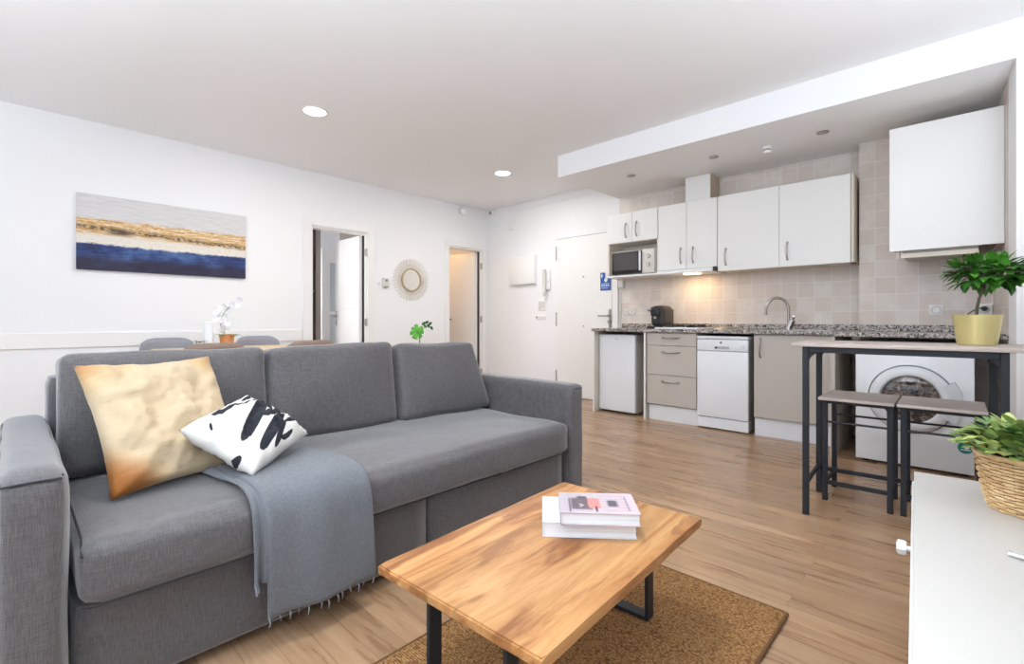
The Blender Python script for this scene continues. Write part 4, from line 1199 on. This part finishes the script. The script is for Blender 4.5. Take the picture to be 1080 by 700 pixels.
path2 = [(-2.0, .474), (-1.9, .476), (-1.64, .478), (-1.566, .466), (-1.540, .434), (-1.532, .38), (-1.531, .3), (-1.534, .225)]
b, e2 = blanket(path2, lambda s_: lerp(.44, .49, min(1, s_ / .5)), lambda s_: .535, .008, 6)
obj('under_fold', b, SLIP, t, smooth=True)
b = B(); random.seed(3)
for i in range(26):
    p = ends[i].lerp(ends[i + 1] if i + 1 < len(ends) else ends[i], random.random()) + Vector((.006, 0, .006))
    q = p + Vector((random.uniform(.0, .008), random.uniform(-.008, .008), -random.uniform(.022, .036)))
    if i % 2 == 0: b.tube([p, (p + q) / 2 + Vector((.003, .003, 0)), q], .0032, 6, taper=.5)
for i in range(4):
    p = e2[i * 2] + Vector((.004, 0, .004)); b.tube([p, p + Vector((.004, random.uniform(-.006, .006), -.03))], .003, 6)
fr = obj('fringe', b, plain('fringe_yarn', (122, 124, 134), .9), t); fr['kind'] = 'stuff'

# ------------------------------------------------------------------ rug, coffee table, books
t = thing('jute_rug', (-.84, 1.1, 0), 'brown woven jute rug under the coffee table', 'rug')
obj('weave', B().box(-1.235, -.446, .25, 1.812, .001, .012, .004, 2), JUTE, t)
obj('border', B().box(-1.243, -1.233, .245, 1.817, .001, .013, .003, 1).box(-.448, -.438, .245, 1.817, .001, .013, .003, 1).box(-1.233, -.448, 1.808, 1.818, .001, .013, .003, 1).box(-1.233, -.448, .243, .253, .001, .013, .003, 1), plain('jute_binding', (104, 72, 42), .95), t)
TR = math.atan2(.0435, .855)
t = thing('coffee_table', (-.872, 1.105, .0), 'acacia wood coffee table with black steel loop legs on the rug', 'coffee table', TR)
TZ = .36; hw, hl = .268, .428
b = B()
# solid board with slightly waney long edges
N = 40; ringt = []; outl = []
for i in range(N + 1):
    y = -hl + 2 * hl * i / N; outl.append((hw + .0018 * noise.noise(Vector((y * 6, 1, 0))), y))
for i in range(N + 1):
    y = hl - 2 * hl * i / N; outl.append((-hw + .0018 * noise.noise(Vector((y * 6, 5, 0))), y))
prism(b, outl, TZ - .026, TZ)
es = [e for e in b.bm.edges if abs(e.verts[0].co.z - e.verts[1].co.z) < 1e-4]
bmesh.ops.bevel(b.bm, geom=es, offset=.004, segments=2, affect='EDGES')
obj('tabletop', b, WOOD, t, world=False)
for sy, inx in ((-1, 0), (1, 0)):
    y = sy * .35; x = .13; xo = -.006; w2 = .021; th = .006
    b = B()
    b.box(xo - x - th, xo - x + th, y - w2, y + w2, .013, TZ - .026, .0015, 1).box(xo + x - th, xo + x + th, y - w2, y + w2, .013, TZ - .026, .0015, 1)
    b.box(xo - x + th, xo + x - th, y - w2, y + w2, .013, .025, .0015, 1).box(xo - x + th, xo + x - th, y - w2, y + w2, TZ - .032, TZ - .026, .0015, 1)
    obj('loop_leg', b, BLACKM, t, world=False)

def book(loc, rz, w, d, h, label, covermat, spine_dark=False):
    t = thing('book', loc, label, 'book', rz)
    b = B(); c = .003
    b.box(-w / 2, w / 2, -d / 2, d / 2, 0, c, .0006, 1).box(-w / 2, w / 2, -d / 2, d / 2, h - c, h, .0006, 1).box(-w / 2, -w / 2 + c, -d / 2, d / 2, c, h - c)
    obj('cover', b, covermat, t, world=False)
    pg = M('page_edges', srgb(226, 228, 230), .8)
    pn = pg.noise(pg.coord((1, 1, 260)), 1.5, 2); pg.color(pg.ramp(pn, [(.35, srgb(214, 216, 220)), (.65, srgb(232, 234, 236))]))
    obj('pages', B().box(-w / 2 + c, w / 2 - .004, -d / 2 + .004, d / 2 - .004, c, h - c), pg.m, t, world=False)
    return t
BR_ = math.atan2(.178, .213)
COVW = plain('white_cover', (214, 216, 220), .35)
ang = BR_
ux, uy = math.cos(ang), math.sin(ang)
def frm(cx, cy, w, d):  # centre from front-left corner
    return (cx + ux * w / 2 - uy * d / 2, cy + uy * w / 2 + ux * d / 2)
c0 = frm(-.912, 1.085, .278, .205)
book((c0[0], c0[1], TZ), ang, .278, .205, .045, 'thick white hardback book at the bottom of the pair on the coffee table', COVW)
def cover_mat():
    m = M('magazine_cover', srgb(214, 204, 210), .3)
    v = m.coord(); sp = m.sep(v)
    n = m.noise(m.coord((9, 9, 1)), 3, 3)
    def rect(x0, x1, y0, y1, soft=.002):
        a = m.math('MULTIPLY', m.maprange(sp[0], x0 - soft, x0 + soft), m.maprange(sp[0], x1 - soft, x1 + soft, 1, 0))
        c = m.math('MULTIPLY', m.maprange(sp[1], y0 - soft, y0 + soft), m.maprange(sp[1], y1 - soft, y1 + soft, 1, 0))
        return m.math('MULTIPLY', a, c)
    c = m.mix(m.maprange(sp[0], -.1, .1), srgb(176, 166, 176), srgb(206, 188, 194))
    for i in range(6):   # pale stripes on the right half
        y = -.06 + i * .022
        c = m.mix(m.math('MULTIPLY', rect(.01, .10, y, y + .004), .75), c, srgb(168, 140, 160))
    for i in range(5):
        x = -.085 + i * .018
        c = m.mix(m.math('MULTIPLY', rect(x, x + .002, -.075, .075), .5), c, srgb(160, 158, 170))
    dark = m.math('MULTIPLY', m.maprange(n, .34, .41), rect(-.082, -.008, -.055, .035, .006))
    c = m.mix(dark, c, srgb(98, 88, 96))
    c = m.mix(rect(-.028, .008, -.045, .035, .004), c, srgb(232, 134, 130))
    c = m.mix(rect(-.06, -.03, .03, .05, .004), c, srgb(70, 66, 76))
    c = m.mix(rect(.030, .060, -.03, .020, .005), c, srgb(90, 88, 96))
    c = m.mix(rect(-.01, -.004, -.07, -.03), c, srgb(70, 50, 60))
    c = m.mix(rect(.086, .090, -.06, .05), c, srgb(120, 96, 130))
    c = m.mix(rect(-.088, -.083, -.075, .03), c, srgb(80, 78, 88))
    m.color(c); return m.m
c1_ = frm(-.858, 1.108, .225, .16)
book((c1_[0], c1_[1], TZ + .045), ang, .232, .165, .037, 'book with a grey and pink photo cover on top of the white one', cover_mat())

# ------------------------------------------------------------------ bar table and stools
BT = R(3.2)
t = thing('bar_table', (-.26, 3.075, 0), 'narrow bar table with greyed oak top and dark steel frame', 'bar table', BT)
hx, hy, hz = .415, .235, .885
obj('tabletop', B().box(-hx - .005, hx + .06, -hy - .02, hy + .01, hz - .018, hz, .003, 2), BARWOOD, t, world=False)
lx, ly, w = .36, .215, .014
for sx in (-1, 1):
    for sy in (-1, 1):
        obj('leg', B().box(sx * lx - w, sx * lx + w, sy * ly - w, sy * ly + w, 0, hz - .018, .002, 1), BLACKM, t, world=False)
b = B()
for sy in (-1, 1): b.box(-lx + w, lx - w, sy * ly - w, sy * ly + w, hz - .048, hz - .018, .002, 1)
for sx in (-1, 1): b.box(sx * lx - w, sx * lx + w, -ly + w, ly - w, hz - .048, hz - .018, .002, 1)
obj('top_frame', b, BLACKM, t, world=False)
for sx in (-1, 1):
    obj('side_stretcher', B().box(sx * lx - .008, sx * lx + .008, -ly + w, ly - w, .15, .172, .002, 1), BLACKM, t, world=False)
obj('rear_stretcher', B().box(-lx + w, lx - w, ly - .008, ly + .008, .13, .152, .002, 1), BLACKM, t, world=False)
def gusset(sx, y):
    b = B(); r = .055; pts = []
    x0 = sx * (lx - w); z0 = hz - .048
    prof = [(0, 0), (r, 0)] + [(r - r * math.sin(a * PI / 16), -(r - r * math.cos(a * PI / 16))) for a in range(1, 8)] + [(0, -r)]
    lo = [b.bm.verts.new((x0 - sx * p, y - .002, z0 + q)) for p, q in prof]; hi = [b.bm.verts.new((x0 - sx * p, y + .002, z0 + q)) for p, q in prof]
    b.bm.faces.new(lo); b.bm.faces.new(hi[::-1])
    for i in range(len(prof)): j = (i + 1) % len(prof); b.bm.faces.new((lo[i], hi[i], hi[j], lo[j]))
    return b
for sx in (-1, 1):
    for sy in (-1, 1): obj('corner_brace', gusset(sx, sy * ly), BLACKM, t, world=False)

t = thing('bar_stool', (-.438, 3.288, 0), 'low steel stool with greyed oak seat, left one under the bar table', 'stool', R(1.0), 'bar stools under the bar table')
sz = .577
obj('seat', B().box(-.168, .163, -.195, .185, sz - .016, sz, .003, 2), BARWOOD, t, world=False)
sx_, sy_, w = .143, .143, .0125
for a in (-1, 1):
    for c in (-1, 1): obj('leg', B().box(a * sx_ - w, a * sx_ + w, c * sy_ - w, c * sy_ + w, 0, sz - .016, .002, 1), BLACKM, t, world=False)
b = B()
for c in (-1, 1): b.box(-sx_ + w, sx_ - w, c * sy_ - w, c * sy_ + w, sz - .036, sz - .016, .002, 1).box(c * sx_ - w, c * sx_ + w, -sy_ + w, sy_ - w, sz - .036, sz - .016, .002, 1)
obj('seat_frame', b, BLACKM, t, world=False)
for c in (-1, 1):
    obj('upper_rail', B().tube([(-sx_ + w, c * sy_, .438), (sx_ - w, c * sy_, .438)], .006, 8), BLACKM, t, world=False)
    obj('stretcher', B().box(-sx_ + w, sx_ - w, c * sy_ - .008, c * sy_ + .008, .09, .112, .002, 1), BLACKM, t, world=False)
    obj('side_stretcher', B().box(c * sx_ - .008, c * sx_ + .008, -sy_ + w, sy_ - w, .09, .112, .002, 1), BLACKM, t, world=False)
st2 = copy_tree(t)
st2.location = (-.098, 3.30, 0); st2['label'] = 'low steel stool with greyed oak seat, right one in front of the washing machine'

# potted tree on the bar table
px, py = .03, 3.13
t = thing('potted_tree', (px, py, hz), 'small leafy tree with curved stem in a gold pot on the bar table', 'plant')
GOLD = plain('brushed_gold_pot', (226, 214, 152), .32, .8)
obj('pot', B().lathe([(0, 0), (.066, 0), (.070, .004), (.088, .142), (.085, .142), (.082, .125), (0, .125)], (px, py, hz), 40), GOLD, t)
obj('soil', B().lathe([(0, .132), (.06, .130), (.0825, .126)], (px, py, hz), 24), plain('potting_soil', (58, 44, 36), .95), t)
tr = [(px + .0, py, hz + .12), (px + .0, py, hz + .17), (px + .008, py, hz + .22), (px + .022, py + .005, hz + .26), (px + .03, py + .005, hz + .30)]
b = B().tube(tr, .0065, 8, taper=.7)
random.seed(21)
tips = []
for k in range(11):
    a = k * 2.4; e = Vector((px + .03 + random.uniform(.05, .13) * math.cos(a) + .015, py + random.uniform(.05, .12) * math.sin(a), hz + .32 + random.uniform(-.03, .07)))
    s0 = Vector(tr[3 if k % 2 else 4]); b.tube([s0, (s0 + e) / 2 + Vector((0, 0, .02)), e], .003, 5, taper=.5); tips.append(e)
obj('stem', b, BARK, t)
b = B()
cc = Vector((px + .050, py + .01, hz + .338))
for k in range(400):
    while True:
        r = Vector((random.uniform(-1, 1), random.uniform(-1, 1), random.uniform(-1, 1)))
        if .25 < r.length < 1: break
    p = cc + Vector((r.x * .15, r.y * .13, r.z * .060 + .012 * noise.noise(r * 3)))
    d = Vector((r.x, r.y, r.z * .5 + random.uniform(-.35, .5))) + Vector((random.uniform(-.5, .5), random.uniform(-.5, .5), 0))
    leaf(b, p, d, (0, 0, 1), random.uniform(.048, .072), random.uniform(.026, .038), random.uniform(.0, .35), .2, 4)
obj('foliage', b, LEAFD, t, recalc=False)

# ------------------------------------------------------------------ console, basket plant, television
CR = math.atan2(.0612, .998)
t = thing('tv_console', (-.13, 2.07, 0), 'low white console with a satin cream top at the right edge', 'console', CR)
# local frame: x to the right, -y towards the camera; origin at far left corner
TOPC = plain('satin_cream_top', (205, 203, 198), .38)
obj('top', B().box(0, .42, -2.0, 0, .478, .5, .002, 2), TOPC, t, world=False)
obj('body', B().box(.014, .415, -1.985, -.012, .05, .477), TRIM, t, world=False)
for k in range(3):
    dr = obj('drawer', B().box(-.004 if k else -.002, .013, -.655 - .655 * k + .004 + (.0), -.655 * k - (.35 if k == 0 else 0) + .0 - .004 - .0, .07, .47, .003, 1) if 0 else B().box(-.005, .013, -.655 * (k + 1) + .003, -.655 * k - .003, .07, .47, .003, 1), WHITE, t, world=False)
    yk = -.655 * k - .72 + .0
    yk = -.655 * k - .33
    obj('knob', B().cyl((-.005, yk, .36), (-.018, yk, .36), .007).lathe([(.018, -.016), (.020, -.022), (.020, -.034), (.014, -.038)], (0, yk, .36), 6, axis='X'), WHITE, dr, world=False)
for x in (.05, .37):
    for y in (-.06, -1.94): obj('foot', B().cyl((x, y, 0), (x, y, .05), .018, n=12), TRIM, t, world=False)

bx, by, bz = .119, 1.84, .5
t = thing('basket_plant', (bx, by, bz), 'leafy green plant in a woven wicker basket on the white console', 'plant')
def wicker():
    m = M('woven_wicker', srgb(214, 178, 128), .7)
    tc = m.node('ShaderNodeTexCoord'); sp = m.sep(tc.outputs['Object'])
    a = m.math('ARCTAN2', sp[1], sp[0])
    n = m.noise(m.coord(), 30, 3)
    m.color(m.ramp(n, [(.3, srgb(196, 156, 108)), (.55, srgb(226, 192, 144)), (.75, srgb(240, 214, 172))]))
    return m.m
WK = wicker()
def bask_r(z): return .078 + (.106 - .078) * (z / .145) ** .8
b = B(); rows = 17; nst = 26
for rI in range(rows):
    z = .004 + .137 * rI / (rows - 1); pts = []
    for k in range(nst * 4):
        a = 2 * PI * k / (nst * 4)
        ph = (k / 4.0) * PI + (PI if rI % 2 else 0)
        pts.append((bx + (bask_r(z) + .0030 * math.sin(ph)) * math.cos(a), by + (bask_r(z) + .0030 * math.sin(ph)) * math.sin(a), bz + z))
    b.tube(pts, .0040, 6, closed=True)
obj('basket', b, WK, t)
b = B()
for k in range(nst):
    a = 2 * PI * (k + .0) / nst
    b.tube([(bx + bask_r(z) * math.cos(a), by + bask_r(z) * math.sin(a), bz + z) for z in (.002, .05, .1, .142)], .0024, 5)
b.lathe([(0, .002), (.074, .002), (.074, .006), (0, .006)], (bx, by, bz), 24)
obj('stakes', b, plain('dark_cane', (120, 84, 48), .8), t)
obj('rim', B().tube([(bx + .108 * math.cos(k * PI / 24), by + .108 * math.sin(k * PI / 24), bz + .146) for k in range(48)], .0055, 8, closed=True), WK, t)
obj('liner', B().lathe([(.070, .008), (.100, .135), (0, .13)], (bx, by, bz), 28), plain('dark_liner', (52, 38, 26), .95), t)
random.seed(8); b = B()
for k in range(620):
    a = random.uniform(0, 2 * PI); rr = .135 * math.sqrt(random.random())
    hz_ = bz + .155 + .075 * (1 - (rr / .15) ** 2) * random.uniform(.2, 1.15)
    p = Vector((bx + rr * math.cos(a), by + rr * math.sin(a), hz_))
    d = Vector((math.cos(a) * (rr * 6 + .2), math.sin(a) * (rr * 6 + .2), random.uniform(-.1, .9))) + Vector((random.uniform(-.5, .5), random.uniform(-.5, .5), 0))
    L_ = random.uniform(.024, .040)
    leaf(b, p, d, (0, 0, 1), L_, L_ * .85, random.uniform(0, .3), .2, 4, mi=random.choice((0, 0, 0, 1, 2)))
obj('foliage', b, [LEAFL, LEAFG, leafm('lime_leaf', (150, 170, 84), (196, 208, 130), .5)], t, recalc=False)
b = B()
for k in range(22):
    a = k * 2.4; rr = .1 * math.sqrt(k / 22)
    b.tube([(bx + rr * .5 * math.cos(a), by + rr * .5 * math.sin(a), bz + .125), (bx + rr * math.cos(a), by + rr * math.sin(a), bz + .20)], .002, 5)
obj('stems', b, LEAFG, t)

t = thing('television', (.33, 1.35, .5), 'television standing on the console beside the frame edge, with a pointed chrome foot', 'television')
b = B(); b.tube([(.062, 1.462, .506), (.10, 1.452, .507), (.20, 1.425, .515), (.29, 1.40, .56)], .006, 8)
obj('foot', b, CHROME, t)
b = B(); b.tube([(.062 - .0, .72, .506), (.20, .75, .515), (.29, .78, .56)], .006, 8)
obj('foot', b, CHROME, t)
obj('housing', B().box(.29, .325, .62, 1.58, .55, 1.09, .006, 2), BLACKP, t)
obj('screen', B().box(.287, .2905, .63, 1.57, .565, 1.08), plain('black_screen', (12, 12, 14), .1), t)

for (x, y, lab) in ((-.8, -.75, 'added white uplighter behind the camera, unseen, brightens the ceiling'), (.50, 2.45, 'added white uplighter by the right wall beside the bar table, unseen fill')):
    t = thing('added_uplighter', (x, y, 0), lab, 'floor lamp')  # invented stand carrying the added ceiling fill
    obj('base', B().lathe([(0, 0), (.16, 0), (.16, .015), (.02, .03), (0, .03)], (x, y, 0), 32), TRIM, t)
    obj('pole', B().cyl((x, y, .03), (x, y, 1.15), .014), TRIM, t)
    obj('lamp_bowl', B().lathe([(.02, 1.13), (.12, 1.16), (.24, 1.235), (.235, 1.24), (.11, 1.17), (0, 1.15)], (x, y, 0), 40), TRIM, t)
